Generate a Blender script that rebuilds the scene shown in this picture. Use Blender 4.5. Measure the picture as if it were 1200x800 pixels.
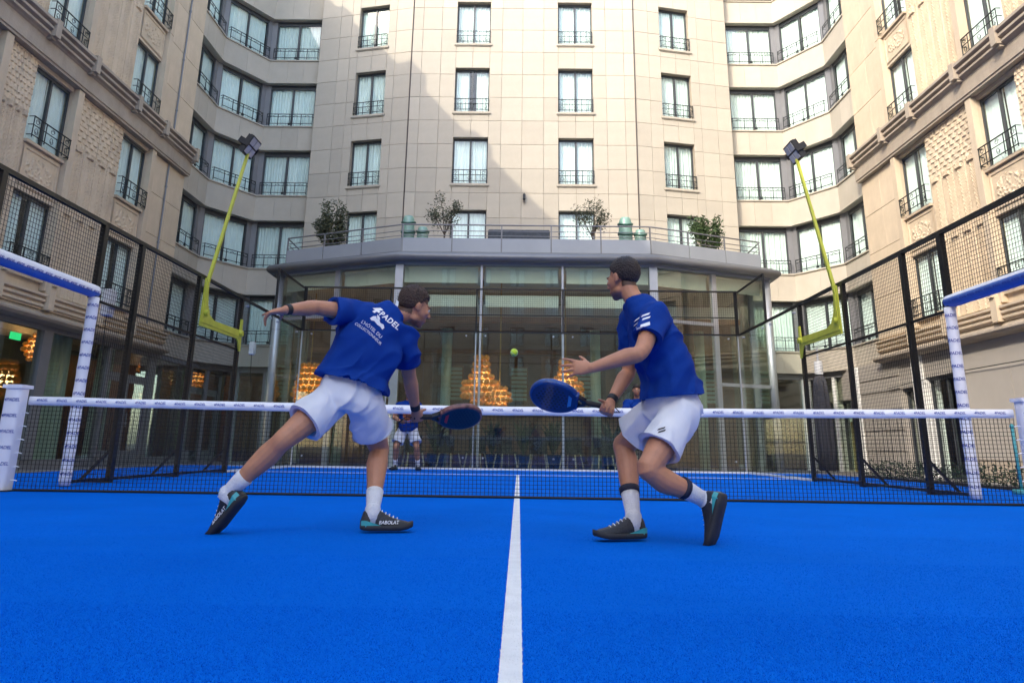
import bpy, bmesh, math, random
import numpy as np
from mathutils import Vector, Matrix, noise
from mathutils.bvhtree import BVHTree

random.seed(7)
np.random.seed(7)
scene = bpy.context.scene
for o in list(bpy.data.objects):
    bpy.data.objects.remove(o)
COL = scene.collection

# ------------------------------------------------------------------ camera
cam_data = bpy.data.cameras.new('camera')
cam = bpy.data.objects.new('camera', cam_data)
COL.objects.link(cam)
cam_data.sensor_width = 36.0
cam_data.lens = 935.24 / 1200 * 36
cam_data.shift_y = -(400 - 253.6) / 1200
cam_data.clip_start = 0.05
cam_data.clip_end = 1500
cx, cy_, cz = (0.999876, 0.0082, 0.013437), (-0.010629, -0.277903, 0.96055), (-0.011611, 0.960574, 0.277782)
cam.matrix_world = Matrix(((cx[0], cy_[0], -cz[0], 0.0129), (cx[1], cy_[1], -cz[1], -8.3137),
                           (cx[2], cy_[2], -cz[2], 0.4831), (0, 0, 0, 1)))
scene.camera = cam

# ------------------------------------------------------------------ sky, sun, exposure
SUN_DIR = Vector((0.50, 0.69, -0.5235)).normalized()      # direction the light travels
elev = math.asin(-SUN_DIR.z)
azim = math.atan2(-SUN_DIR.x, -SUN_DIR.y)               # compass bearing of the sun
world = bpy.data.worlds.new('World')
scene.world = world
world.use_nodes = True
wn = world.node_tree
for n in list(wn.nodes):
    wn.nodes.remove(n)
sky = wn.nodes.new('ShaderNodeTexSky')
sky.sky_type = 'NISHITA'
sky.sun_disc = False
sky.sun_elevation = elev
sky.sun_rotation = azim
sky.air_density = 1.0
sky.dust_density = 1.9
sky.ozone_density = 1.0
bg = wn.nodes.new('ShaderNodeBackground')
bg.inputs[1].default_value = 0.15
wo = wn.nodes.new('ShaderNodeOutputWorld')
wn.links.new(sky.outputs[0], bg.inputs[0])
wn.links.new(bg.outputs[0], wo.inputs[0])
sun_data = bpy.data.lights.new('sun', 'SUN')
sun_data.energy = 2.0
sun_data.angle = math.radians(0.5)
sun_data.color = (0.33, 0.30, 0.25)
sun = bpy.data.objects.new('sun', sun_data)
COL.objects.link(sun)
sun.rotation_euler = SUN_DIR.to_track_quat('-Z', 'Y').to_euler()
sun.location = (-20, -40, 40)
scene.view_settings.view_transform = 'Standard'
scene.view_settings.look = 'None'
scene.view_settings.gamma = 1
scene.view_settings.exposure = 2.32
scene.render.resolution_x = 1024
scene.render.resolution_y = 682
scene.render.engine = 'CYCLES'
scene.cycles.transparent_max_bounces = 24

# ------------------------------------------------------------------ helpers
def V(*a):
    return Vector(a)

def tag(o, label=None, cat=None, group=None, kind=None):
    if label: o['label'] = label
    if cat: o['category'] = cat
    if group: o['group'] = group
    if kind: o['kind'] = kind
    return o

def empty(name, loc, label=None, cat=None, group=None, rz=0):
    e = bpy.data.objects.new(name, None)
    e.empty_display_size = 0.2
    COL.objects.link(e)
    e.location = loc
    e.rotation_euler = (0, 0, rz)
    e.matrix_basis = Matrix.Translation(loc) @ Matrix.Rotation(rz, 4, 'Z')
    return tag(e, label, cat, group)

def world_matrix(o):
    m = o.matrix_basis.copy()
    p = o.parent
    if p:
        m = world_matrix(p) @ o.matrix_parent_inverse @ m
    return m

def attach(o, parent):
    """parent without moving"""
    if parent is not None:
        o.parent = parent
        o.matrix_parent_inverse = world_matrix(parent).inverted()
    return o

class MB:
    """collects geometry; build() makes one mesh object"""
    def __init__(s):
        s.v = []; s.f = []; s.m = []; s.mi = 0
    def quad(s, a, b, c, d):
        n = len(s.v); s.v += [tuple(a), tuple(b), tuple(c), tuple(d)]
        s.f.append((n, n+1, n+2, n+3)); s.m.append(s.mi)
    def poly(s, pts):
        n = len(s.v); s.v += [tuple(p) for p in pts]
        s.f.append(tuple(range(n, n+len(pts)))); s.m.append(s.mi)
    def hexa(s, p):
        """p: 8 points, bottom 4 ccw from above then top 4"""
        n = len(s.v); s.v += [tuple(q) for q in p]
        for f in ((3,2,1,0),(4,5,6,7),(0,1,5,4),(1,2,6,5),(2,3,7,6),(3,0,4,7)):
            s.f.append(tuple(n+i for i in f)); s.m.append(s.mi)
    def box(s, x0, x1, y0, y1, z0, z1, M=None):
        p = [V(x0,y0,z0),V(x1,y0,z0),V(x1,y1,z0),V(x0,y1,z0),V(x0,y0,z1),V(x1,y0,z1),V(x1,y1,z1),V(x0,y1,z1)]
        if M is not None: p = [M @ q for q in p]
        s.hexa(p)
    def bar(s, a, b, w, h=None, up=V(0,0,1)):
        a = Vector(a); b = Vector(b); h = w if h is None else h
        d = (b-a).normalized()
        if abs(d.dot(up)) > 0.99: up = V(0,1,0) if abs(d.y) < .9 else V(1,0,0)
        x = d.cross(up).normalized(); y = x.cross(d).normalized()
        x *= w/2; y *= h/2
        s.hexa([a-x-y, a+x-y, a+x+y, a-x+y, b-x-y, b+x-y, b+x+y, b-x+y])
    def rings(s, rings, cap=True, closed=False):
        n0 = len(s.v); k = len(rings[0])
        for r in rings: s.v += [tuple(p) for p in r]
        m = len(rings)
        for i in range(m if closed else m-1):
            a = n0+i*k; b = n0+((i+1) % m)*k
            for j in range(k):
                j2 = (j+1) % k
                s.f.append((a+j, a+j2, b+j2, b+j)); s.m.append(s.mi)
        if cap and not closed:
            s.f.append(tuple(n0+j for j in reversed(range(k)))); s.m.append(s.mi)
            s.f.append(tuple(n0+(m-1)*k+j for j in range(k))); s.m.append(s.mi)
    def tube(s, pts, r, n=8, cap=True, closed=False):
        pts = [Vector(p) for p in pts]
        rr = r if isinstance(r, (list, tuple)) else [r]*len(pts)
        rg = []; px = None
        for i, p in enumerate(pts):
            a = pts[i-1] if (i > 0 or closed) else p
            b = pts[(i+1) % len(pts)] if (i < len(pts)-1 or closed) else p
            d = (b-a).normalized()
            if px is None:
                up = V(0,0,1) if abs(d.z) < .9 else V(1,0,0)
                px = d.cross(up).normalized()
            px = (px - d*px.dot(d)).normalized(); py = d.cross(px)
            rg.append([p+(px*math.cos(2*math.pi*j/n)+py*math.sin(2*math.pi*j/n))*rr[i] for j in range(n)])
        s.rings(rg, cap, closed)
    def sphere(s, c, r, nu=12, nv=8, M=None):
        c = Vector(c); r = Vector(r) if not isinstance(r, (int, float)) else V(r, r, r)
        n0 = len(s.v)
        def P(q):
            q = V(q.x*r.x, q.y*r.y, q.z*r.z)
            return tuple(c+(M @ q if M is not None else q))
        s.v.append(P(V(0,0,-1)))
        for i in range(1, nv):
            t = -math.pi/2+math.pi*i/nv
            for j in range(nu):
                a = 2*math.pi*j/nu
                s.v.append(P(V(math.cos(t)*math.cos(a), math.cos(t)*math.sin(a), math.sin(t))))
        s.v.append(P(V(0,0,1)))
        top = len(s.v)-1
        for j in range(nu):
            j2 = (j+1) % nu
            s.f.append((n0, n0+1+j2, n0+1+j)); s.m.append(s.mi)
            for i in range(nv-2):
                a = n0+1+i*nu; b = a+nu
                s.f.append((a+j, a+j2, b+j2, b+j)); s.m.append(s.mi)
            a = n0+1+(nv-2)*nu
            s.f.append((a+j, a+j2, top)); s.m.append(s.mi)
    def mesh(s, name, mats, smooth=False):
        me = bpy.data.meshes.new(name)
        me.from_pydata(s.v, [], s.f)
        for m in (mats if isinstance(mats, (list, tuple)) else [mats]): me.materials.append(m)
        if any(s.m): me.polygons.foreach_set('material_index', s.m)
        if smooth: me.polygons.foreach_set('use_smooth', [True]*len(s.f))
        me.update()
        return me
    def build(s, name, mats, parent=None, smooth=False, M=None):
        o = bpy.data.objects.new(name, s.mesh(name, mats, smooth))
        COL.objects.link(o)
        if M is not None: o.matrix_basis = M
        return attach(o, parent)

def inst(name, me, M, parent=None):
    o = bpy.data.objects.new(name, me)
    COL.objects.link(o)
    o.matrix_basis = M
    return attach(o, parent)

def copy_tree(o, parent=None):
    c = o.copy(); COL.objects.link(c)
    if parent is not None: c.parent = parent
    for ch in list(o.children): copy_tree(ch, c)
    return c

# ------------------------------------------------------------------ materials
def rgb(h):
    """sRGB hex to linear"""
    h = h.lstrip('#')
    c = [int(h[i:i+2], 16)/255 for i in (0, 2, 4)]
    return tuple(x/12.92 if x <= .04045 else ((x+.055)/1.055)**2.4 for x in c)+(1,)

def material(name, col, rough=.6, metal=0., var=.12, vscale=3., rnd=.0, bump=.0, bscale=40., spec=.5, coord='Object', stain=None, coat=0., emit=None, estr=0., sheen=0.):
    m = bpy.data.materials.new(name); m.use_nodes = True
    nt = m.node_tree; N = nt.nodes; L = nt.links
    b = N['Principled BSDF']
    b.inputs['Roughness'].default_value = rough
    b.inputs['Metallic'].default_value = metal
    b.inputs['Specular IOR Level'].default_value = spec
    if coat: b.inputs['Coat Weight'].default_value = coat
    if sheen: b.inputs['Sheen Weight'].default_value = sheen
    if emit:
        b.inputs['Emission Color'].default_value = emit
        b.inputs['Emission Strength'].default_value = estr
    if len(col) == 3: col = tuple(col)+(1,)
    tc = N.new('ShaderNodeTexCoord')
    nz = N.new('ShaderNodeTexNoise')
    nz.inputs['Scale'].default_value = vscale
    nz.inputs['Detail'].default_value = 6
    nz.inputs['Roughness'].default_value = .62
    L.new(tc.outputs[coord], nz.inputs['Vector'])
    mr = N.new('ShaderNodeMapRange')
    mr.inputs['From Min'].default_value = .3; mr.inputs['From Max'].default_value = .7
    mr.inputs['To Min'].default_value = 1-var; mr.inputs['To Max'].default_value = 1+var
    L.new(nz.outputs['Fac'], mr.inputs['Value'])
    val = mr.outputs[0]
    if rnd:
        oi = N.new('ShaderNodeObjectInfo')
        mr2 = N.new('ShaderNodeMapRange')
        mr2.inputs['To Min'].default_value = 1-rnd; mr2.inputs['To Max'].default_value = 1+rnd
        L.new(oi.outputs['Random'], mr2.inputs['Value'])
        mm = N.new('ShaderNodeMath'); mm.operation = 'MULTIPLY'
        L.new(val, mm.inputs[0]); L.new(mr2.outputs[0], mm.inputs[1]); val = mm.outputs[0]
    vm = N.new('ShaderNodeVectorMath'); vm.operation = 'SCALE'
    vm.inputs[0].default_value = col[:3]
    L.new(val, vm.inputs['Scale'])
    out = vm.outputs[0]
    if stain:
        scol, sscale, amt = stain
        n2 = N.new('ShaderNodeTexNoise'); n2.inputs['Scale'].default_value = sscale; n2.inputs['Detail'].default_value = 8
        n2.inputs['Roughness'].default_value = .7
        mp = N.new('ShaderNodeMapping'); mp.inputs['Scale'].default_value = (1, 1, .25)
        L.new(tc.outputs[coord], mp.inputs[0]); L.new(mp.outputs[0], n2.inputs['Vector'])
        r2 = N.new('ShaderNodeMapRange'); r2.inputs['From Min'].default_value = .5; r2.inputs['From Max'].default_value = .8
        r2.inputs['To Max'].default_value = amt
        L.new(n2.outputs['Fac'], r2.inputs['Value'])
        mx = N.new('ShaderNodeMix'); mx.data_type = 'RGBA'
        L.new(r2.outputs[0], mx.inputs[0]); L.new(out, mx.inputs[6]); mx.inputs[7].default_value = tuple(scol)[:3]+(1,)
        out = mx.outputs[2]
    L.new(out, b.inputs['Base Color'])
    if bump:
        n3 = N.new('ShaderNodeTexNoise'); n3.inputs['Scale'].default_value = bscale; n3.inputs['Detail'].default_value = 5
        L.new(tc.outputs[coord], n3.inputs['Vector'])
        bp = N.new('ShaderNodeBump'); bp.inputs['Strength'].default_value = bump; bp.inputs['Distance'].default_value = .02
        L.new(n3.outputs['Fac'], bp.inputs['Height']); L.new(bp.outputs[0], b.inputs['Normal'])
    return m

def glass_material(name, tint=(.9, .95, .93), refl=1.0, rough=.0, base=.04, wav=0.):
    """thin pane: mirror reflection by fresnel over clear transmission"""
    m = bpy.data.materials.new(name); m.use_nodes = True
    nt = m.node_tree; N = nt.nodes; L = nt.links
    for n in list(N): N.remove(n)
    out = N.new('ShaderNodeOutputMaterial')
    tr = N.new('ShaderNodeBsdfTransparent'); tr.inputs[0].default_value = tint+(1,)
    gl = N.new('ShaderNodeBsdfGlossy'); gl.inputs['Roughness'].default_value = rough
    gl.inputs[0].default_value = (.95, .97, .97, 1)
    fr = N.new('ShaderNodeFresnel'); fr.inputs[0].default_value = 1.5
    ma = N.new('ShaderNodeMath'); ma.operation = 'MULTIPLY_ADD'; ma.use_clamp = True
    ma.inputs[1].default_value = refl; ma.inputs[2].default_value = base
    mx = N.new('ShaderNodeMixShader')
    # only the face turned to the ray reflects; the pane's far face lets the ray out
    ge = N.new('ShaderNodeNewGeometry'); inv = N.new('ShaderNodeMath'); inv.operation = 'SUBTRACT'; inv.inputs[0].default_value = 1
    mul = N.new('ShaderNodeMath'); mul.operation = 'MULTIPLY'
    L.new(ge.outputs['Backfacing'], inv.inputs[1]); L.new(fr.outputs[0], ma.inputs[0])
    L.new(ma.outputs[0], mul.inputs[0]); L.new(inv.outputs[0], mul.inputs[1]); L.new(mul.outputs[0], mx.inputs[0])
    L.new(tr.outputs[0], mx.inputs[1]); L.new(gl.outputs[0], mx.inputs[2]); L.new(mx.outputs[0], out.inputs[0])
    if wav:
        tc = N.new('ShaderNodeTexCoord'); nz = N.new('ShaderNodeTexNoise'); nz.inputs['Scale'].default_value = 1.3
        L.new(tc.outputs['Object'], nz.inputs['Vector'])
        bp = N.new('ShaderNodeBump'); bp.inputs['Strength'].default_value = wav; bp.inputs['Distance'].default_value = .02
        L.new(nz.outputs['Fac'], bp.inputs['Height']); L.new(bp.outputs[0], gl.inputs['Normal'])
    return m

def curtain_material(name, col):
    m = material(name, col, rough=.9, var=.06, vscale=2, rnd=.08)
    nt = m.node_tree; N = nt.nodes; L = nt.links
    b = N['Principled BSDF']
    tl = N.new('ShaderNodeBsdfTranslucent'); tl.inputs[0].default_value = col[:3]+(1,)
    mx = N.new('ShaderNodeMixShader'); mx.inputs[0].default_value = .12
    L.new(b.outputs[0], mx.inputs[1]); L.new(tl.outputs[0], mx.inputs[2])
    L.new(mx.outputs[0], N['Material Output'].inputs[0])
    return m

M = {}
M['stone'] = material('pale_limestone', (.43, .385, .31), .82, var=.07, vscale=1.2, rnd=.06, bump=.12, bscale=22, stain=((.37, .31, .235), 1.1, .4))
M['stone_wing'] = material('tan_limestone', (.56, .45, .315), .85, var=.10, vscale=1.0, rnd=.05, bump=.25, bscale=18, stain=((.31, .24, .18), .9, .6))
M['stone_relief'] = material('carved_limestone', (.56, .445, .305), .88, var=.12, vscale=2.0, rnd=.05, bump=.3, bscale=25, stain=((.28, .21, .15), 1.6, .6))
M['cornice'] = material('weathered_cornice', (.375, .31, .235), .85, var=.12, vscale=1.4, bump=.25, bscale=20, stain=((.2, .16, .13), 1.2, .6))
M['mortar'] = material('mortar', (.32, .27, .21), .95, var=.15)
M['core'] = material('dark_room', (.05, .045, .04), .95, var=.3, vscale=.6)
M['grey_metal'] = material('grey_metal_cladding', (.20, .20, .205), .5, .25, var=.07, vscale=2)
M['frame'] = material('dark_window_frame', (.055, .06, .065), .45, .2, var=.1)
M['iron'] = material('wrought_iron', (.022, .028, .03), .5, .4, var=.2)
M['glass'] = glass_material('window_glass', (.915, .965, .95), .85, base=.02, wav=.05)
M['glass_big'] = glass_material('pavilion_glass', (.88, .92, .87), 1.35, base=.085, wav=.04)
M['glass_clear'] = glass_material('court_glass', (.93, .97, .955), .8, base=.015)
M['curtain'] = curtain_material('white_curtain', (.92, .93, .90, 1))
M['curtain2'] = curtain_material('grey_curtain', (.42, .45, .44, 1))
M['turf'] = material('blue_turf', (.0006, .125, .59), .95, var=.08, vscale=.9, bump=.35, bscale=300, spec=.02, stain=((.001, .140, .64), 1.7, .35))
M['blade'] = material('blue_turf_fibre', (.0008, .128, .60), .9, var=.12, vscale=60, spec=.03)
M['white_line'] = material('white_turf_line', (.86, .86, .84), .9, var=.08, vscale=8, bump=.5, bscale=250, spec=.1)
M['paving'] = material('courtyard_paving', (.16, .15, .14), .85, var=.15, vscale=.7, bump=.2)
M['black'] = material('black_powder_coat', (.004, .0042, .0045), .45, .1, var=.2, vscale=6)
M['netcord'] = material('black_net_cord', (.003, .003, .0035), .7, var=.2)
M['pad_white'] = material('white_vinyl_pad', (.80, .81, .84), .5, var=.05, vscale=5, bump=.1, bscale=9)
M['pad_blue'] = material('blue_vinyl_pad', (.075, .17, .48), .5, var=.08, vscale=5)
M['print_blue'] = material('blue_print', (.02, .05, .32), .6, var=.08)
M['yellow'] = material('yellow_paint', (.50, .52, .05), .45, var=.1, vscale=6, coat=.2)
M['lamp_black'] = material('lamp_housing', (.02, .02, .022), .5, .3, var=.15)
M['lens'] = material('lamp_lens', (.45, .45, .45), .2, var=.1)
M['fascia'] = material('roof_edge_metal', (.17, .175, .185), .42, .3, var=.08, vscale=1.2)
M['panel_grey'] = material('terrace_panel', (.30, .32, .345), .5, .1, var=.06, vscale=1)
M['steel'] = material('brushed_steel', (.42, .43, .45), .38, .5, var=.08, vscale=3)
M['plinth'] = material('pale_kerb', (.72, .72, .66), .7, var=.08)
M['blind'] = material('cream_blind', (.80, .82, .70), .85, var=.05)
M['wood'] = material('brown_panelling', (.26, .125, .06), .55, var=.25, vscale=2.2)
M['pipe'] = material('brown_pipe', (.06, .042, .035), .6, var=.2)
M['teal_wall'] = material('teal_interior', (.10, .16, .14), .7, var=.2, vscale=1)
M['wood_dark'] = material('dark_panelling', (.15, .075, .042), .55, var=.25, vscale=2)
M['louvre'] = material('pale_green_louvre', (.42, .52, .46), .7, var=.1)
M['ceiling'] = material('plaster_ceiling', (.62, .60, .53), .9, var=.05)
M['amber'] = material('amber_glass_globe', (.42, .16, .025), .2, var=.35, vscale=2.5, emit=(1, .36, .05, 1), estr=.04)
M['brass'] = material('brass', (.45, .26, .07), .35, .8, var=.1)
M['floor_in'] = material('interior_floor', (.045, .045, .05), .35, var=.15)
M['leaf_olive'] = material('olive_leaf', (.075, .085, .045), .7, var=.35, vscale=9)
M['leaf_green'] = material('green_leaf', (.05, .085, .025), .65, var=.35, vscale=9)
M['leaf_dark'] = material('dark_leaf', (.02, .045, .016), .6, var=.35, vscale=9)
M['bark'] = material('bark', (.10, .075, .055), .9, var=.3, vscale=12, bump=.5)
M['pot'] = material('dark_planter', (.03, .03, .032), .6, var=.15)
M['urn'] = material('pale_green_ceramic', (.20, .34, .27), .35, var=.1, coat=.3)
M['urn_dark'] = material('dark_green_glaze', (.045, .12, .085), .35, var=.1, coat=.3)
M['sofa'] = material('charcoal_wicker', (.055, .065, .08), .8, var=.3, vscale=14)
M['cloth_beige'] = material('beige_cane', (.68, .56, .36), .7, var=.15)
M['chair_dark'] = material('dark_chair', (.018, .018, .02), .6, var=.2)
M['exit'] = material('exit_green', (.02, .32, .12), .5, emit=(.03, .6, .2, 1), estr=.35, var=.02)
M['white_box'] = material('white_enclosure', (.66, .66, .64), .5, var=.05)
M['white_paint'] = material('white_paint', (.72, .71, .67), .6, var=.05)
M['stone_white'] = material('white_render', (.36, .325, .28), .85, var=.06, vscale=.8, bump=.1)
M['gold'] = material('gold_panel', (.55, .36, .10), .45, .3, var=.3, vscale=3)
M['ball'] = material('lime_felt', (.52, .72, .03), .95, var=.12, vscale=60, bump=.5, bscale=300, sheen=.4)
M['tarp'] = material('dark_parasol_cloth', (.05, .05, .055), .8, var=.2)

# ================================================================== GROUND
g = MB(); g.box(-300, 300, -300, 300, -.6, -.16)
tag(g.build('courtyard_paving', M['paving']), kind='structure')
g = MB(); g.box(-7.7, 6.9, -16, 10.75, -.16, 0)
turf = tag(g.build('court_turf', M['turf']), kind='structure')
g = MB(); g.box(-.026, .026, -7.15, 7.05, 0, .004); g.build('centre_line', M['white_line'], turf)
for sy in (-6.95, 6.95):
    g = MB(); g.box(-5, 5, sy-.025, sy+.025, 0, .0035); g.build('service_line', M['white_line'], turf)

def blades(name, pts, hmin, hmax, w, mat, parent):
    n = len(pts)
    a = np.random.rand(n)*2*np.pi; h = hmin+(hmax-hmin)*np.random.rand(n)
    lean = np.random.randn(n, 2)*.5*h[:, None]
    dx = np.cos(a)*w/2; dy = np.sin(a)*w/2
    v = np.zeros((n, 3, 3))
    v[:, 0] = np.c_[pts[:, 0]-dx, pts[:, 1]-dy, pts[:, 2]]
    v[:, 1] = np.c_[pts[:, 0]+dx, pts[:, 1]+dy, pts[:, 2]]
    v[:, 2] = np.c_[pts[:, 0]+lean[:, 0], pts[:, 1]+lean[:, 1], pts[:, 2]+h]
    me = bpy.data.meshes.new(name)
    me.vertices.add(n*3); me.vertices.foreach_set('co', v.ravel())
    me.loops.add(n*3); me.loops.foreach_set('vertex_index', np.arange(n*3, dtype=np.int32))
    me.polygons.add(n); me.polygons.foreach_set('loop_start', np.arange(0, n*3, 3, dtype=np.int32))
    me.materials.append(mat); me.update(); me.validate()
    o = bpy.data.objects.new(name, me); COL.objects.link(o); attach(o, parent)
    o['kind'] = 'stuff'
    return o

# turf fibres, dense near where they can be told apart
P = []
for (ya, yb, dens) in ((-7.6, -5.6, 42000), (-5.6, -4.4, 22000), (-4.4, -3.2, 10000), (-3.2, -1.5, 3500)):
    n = int(abs(yb-ya)*2*4.0*dens*.55)
    y = ya+(yb-ya)*np.random.rand(n)
    hw = 1.05*(y+8.6)*.66+.35
    x = (np.random.rand(n)*2-1)*hw
    P.append(np.c_[x, y, np.zeros(n)])
P = np.concatenate(P)
edge = .0275+.004*np.random.rand(len(P))
on = np.abs(P[:, 0]) < edge
blades('turf_fibres', P[~on], .002, .0045, .0020, M['blade'], turf)
nl = 16000
yl = -7.1+(np.random.rand(nl)**1.6)*6.5
xl = (np.random.rand(nl)*2-1)*.027
blades('line_fibres', np.c_[xl, yl, np.full(nl, .002)], .002, .005, .0020, M['white_line'], turf)

# ================================================================== TEXT
_text_cache = {}
def text_mesh(txt, size=1., bold=.012, shear=.18, res=3, spacing=1.0):
    key = (txt, bold, shear, spacing)
    if key not in _text_cache:
        cu = bpy.data.curves.new('lettering', 'FONT')
        cu.body = txt; cu.size = 1; cu.offset = bold; cu.shear = shear
        cu.align_x = 'CENTER'; cu.align_y = 'CENTER'; cu.resolution_u = res
        cu.space_character = spacing
        ob = bpy.data.objects.new('lettering', cu); COL.objects.link(ob)
        bpy.context.view_layer.update()
        dg = bpy.context.evaluated_depsgraph_get()
        me = bpy.data.meshes.new_from_object(ob.evaluated_get(dg))
        bpy.data.objects.remove(ob); bpy.data.curves.remove(cu)
        bm = bmesh.new(); bm.from_mesh(me)
        bmesh.ops.triangulate(bm, faces=bm.faces)
        vs = [v.co.copy() for v in bm.verts]; fs = [tuple(v.index for v in f.verts) for f in bm.faces]
        bm.free(); bpy.data.meshes.remove(me)
        _text_cache[key] = (vs, fs)
    vs, fs = _text_cache[key]
    return [v*size for v in vs], fs

def lettering(txt, fn, size, mat, parent, name='lettering', **k):
    """fn maps (x, y) of the flat text to a point in the world"""
    vs, fs = text_mesh(txt, size, **k)
    m = MB(); m.v = [tuple(fn(v.x, v.y)) for v in vs]; m.f = list(fs); m.m = [0]*len(fs)
    return m.build(name, mat, parent)

# ================================================================== NET
net = empty('padel_net', (0, 0, 0), 'black mesh padel net with white printed top tape across the blue court', 'net')
def net_top(x): return .88+.04*(abs(x)/5)**2
m = MB(); r = .0021
xs = np.linspace(-4.98, 4.98, 249)
for x in xs:
    m.bar((x, 0, .015), (x, 0, net_top(x)-.06), 2*r, up=V(0, 1, 0))
nz_ = 21
for k in range(nz_+1):
    t = k/nz_
    pts = [(x, 0.002, .015+t*(net_top(x)-.075)) for x in np.linspace(-4.98, 4.98, 25)]
    m.tube(pts, r, 4)
nm = m.build('mesh', M['netcord'], net); nm['kind'] = 'stuff'
m = MB()
m.tube([(x, 0, .012) for x in np.linspace(-5, 5, 30)], .014, 6)
m.build('bottom_cord', M['netcord'], net)
m = MB(); rg = []
for x in np.linspace(-4.99, 4.99, 120):
    w = .004*math.sin(x*9)+.003*noise.noise(V(x*3, 0, 0))
    zt = net_top(x)+.004*noise.noise(V(x*2.1, 5, 0)); zb = zt-.085+.003*noise.noise(V(x*4.3, 9, 0))
    rg.append([(x, -.010+w, zb), (x, -.014+w, (zb+zt)/2), (x, -.006+w, zt), (x, .006+w, zt), (x, .014+w, (zb+zt)/2), (x, .010+w, zb)])
m.rings(rg)
tape = m.build('top_tape', M['pad_white'], net, True)
for i in range(49):
    x0 = -4.85+i*.202
    lettering('4PADEL', lambda x, y, x0=x0: V(x0+x, -.021, net_top(x0)-.036+y), .034, M['print_blue'], tape)
# side lacing ties at both ends
for sx in (-1, 1):
    for k in range(6):
        m = MB(); z = .1+k*.13
        m.tube([(sx*4.97, -.01, z), (sx*5.0, -.02, z+.008), (sx*5.035, -.01, z)], .005, 5); m.build('tie', M['pad_white'], net)

for sx, lab in ((-1, 'white padded net post printed in blue, beside the chandelier windows'), (1, 'white padded net post printed in blue, beside the plain sunlit wall')):
    e = empty('net_post', (sx*5.13, 0, 0), lab, 'net post', 'padded posts at the ends of the net')
    m = MB(); rg = []
    for z, hw in ((0, .085), (.02, .09), (.9, .088), (1.0, .088), (1.02, .08)):
        rg.append([(sx*5.13+hw*math.copysign(abs(math.cos(a))**.45, math.cos(a)), .0+hw*.95*math.copysign(abs(math.sin(a))**.45, math.sin(a)), z) for a in np.linspace(0, 2*math.pi, 24, False)])
    m.rings(rg); pad = m.build('pad', M['pad_white'], e, True)
    m = MB(); m.box(sx*5.13-.1, sx*5.13+.1, -.1, .1, .995, 1.03); m.build('cap', M['pad_white'], e)
    m = MB(); m.box(sx*5.13-.15, sx*5.13+.15, -.12, .12, 0.002, .012); m.build('base_plate', M['black'], e)
    for k in range(5):
        z0 = .88-.155*k
        lettering('4PADEL', lambda x, y, z0=z0, sx=sx: V(sx*5.13+x-.012*sx, -.0875, z0+y), .047, M['print_blue'], pad)

# ================================================================== SIDE FENCES AND BACK WALL
def wire_mesh(name, A, U, L, z0, z1, parent, cell=.05, r=.0019):
    """welded wire mesh in the vertical plane through A along U"""
    m = MB(); A = Vector(A); U = Vector(U)
    for k in range(int(round(L/cell))+1):
        p = A+U*min(L, k*cell); m.bar(V(p.x, p.y, z0), V(p.x, p.y, z1), 2*r, up=U)
    for k in range(int(round((z1-z0)/cell))+1):
        z = min(z1, z0+k*cell); q = A+U*L; off = U.cross(V(0, 0, 1))*.003
        m.bar(V(A.x, A.y, z)+off, V(q.x, q.y, z)+off, 2*r)
    o = m.build(name, M['black'], parent); o['kind'] = 'stuff'; return o

def side_fence(sx, label):
    X = sx*5.04
    e = empty('side_fence', (X, 5, 0), label, 'fence', 'fences along the sides of the court')
    def post(y, z1, w=.085, d=.06, z0=0.0):
        m = MB(); m.box(X-d/2, X+d/2, y-w/2, y+w/2, z0, z1); return m.build('post', M['black'], e)
    for y in (2, 4, 6): post(y, 3.0)
    for y in (1.0, -1.0): post(y, 3.0, .085)
    m = MB(); m.box(X-.02, X+.02, 8.0-.02, 8.0+.02, 3.0, 4.02); m.build('post', M['black'], e)
    m = MB(); m.box(X-.025, X+.025, -6.0, 6.0, 3.0, 3.05); m.build('top_rail', M['black'], e)
    m = MB(); m.box(X-.02, X+.02, 6.0, 10.0, 3.0, 3.045); m.build('top_rail', M['black'], e)
    m = MB(); m.box(X-.018, X+.018, 8.0, 10.0, 3.985, 4.02); m.build('top_rail', M['black'], e)
    for a, b in ((1, 2), (2, 4), (4, 6)):
        m = MB(); m.box(X-.012, X+.012, a+.045, b-.045, 2.08, 2.11); m.build('mid_rail', M['black'], e)
        m = MB(); m.box(X-.018, X+.018, a+.045, b-.045, .03, .065); m.build('bottom_rail', M['black'], e)
    for a, b, z0, z1 in ((1, 2, .06, 3), (2, 4, .06, 3), (4, 6, .06, 3), (-1, 1, 2.2, 3), (8, 10, 3.03, 4)):
        wire_mesh('mesh_panel', (X, a, 0), (0, 1, 0), b-a, z0, z1, e)
    for y in (2, 4, 6):      # stays outside the court
        m = MB()
        m.bar((X, y, .42), (X+sx*.36, y+.02, .03), .03, .03); m.bar((X, y, .02), (X+sx*.40, y+.02, .02), .05, .03)
        m.build('stay', M['black'], e)
    # glass corner panes
    for a, b, h in ((6.06, 7.98, 3.0), (8.0, 9.97, 3.0)):
        m = MB(); m.box(X-.006, X+.006, a, b, .04, h); gp = m.build('glass_panel', M['glass_clear'], e)
        for yy in (a+.25, b-.25):
            for zz in (2.93,):
                m = MB(); m.tube([(X-.03, yy, zz), (X+.03, yy, zz)], .018, 8); m.build('bolt', M['steel'], gp)
    m = MB(); m.box(X-.03, X+.03, 6.05, 10.0, 0.001, .04); m.build('kerb', M['plinth'], e)
    return e
side_fence(-1, 'black mesh fence of the court standing before the chandelier windows')
side_fence(1, 'black mesh fence of the court standing before the sunlit wing')

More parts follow.
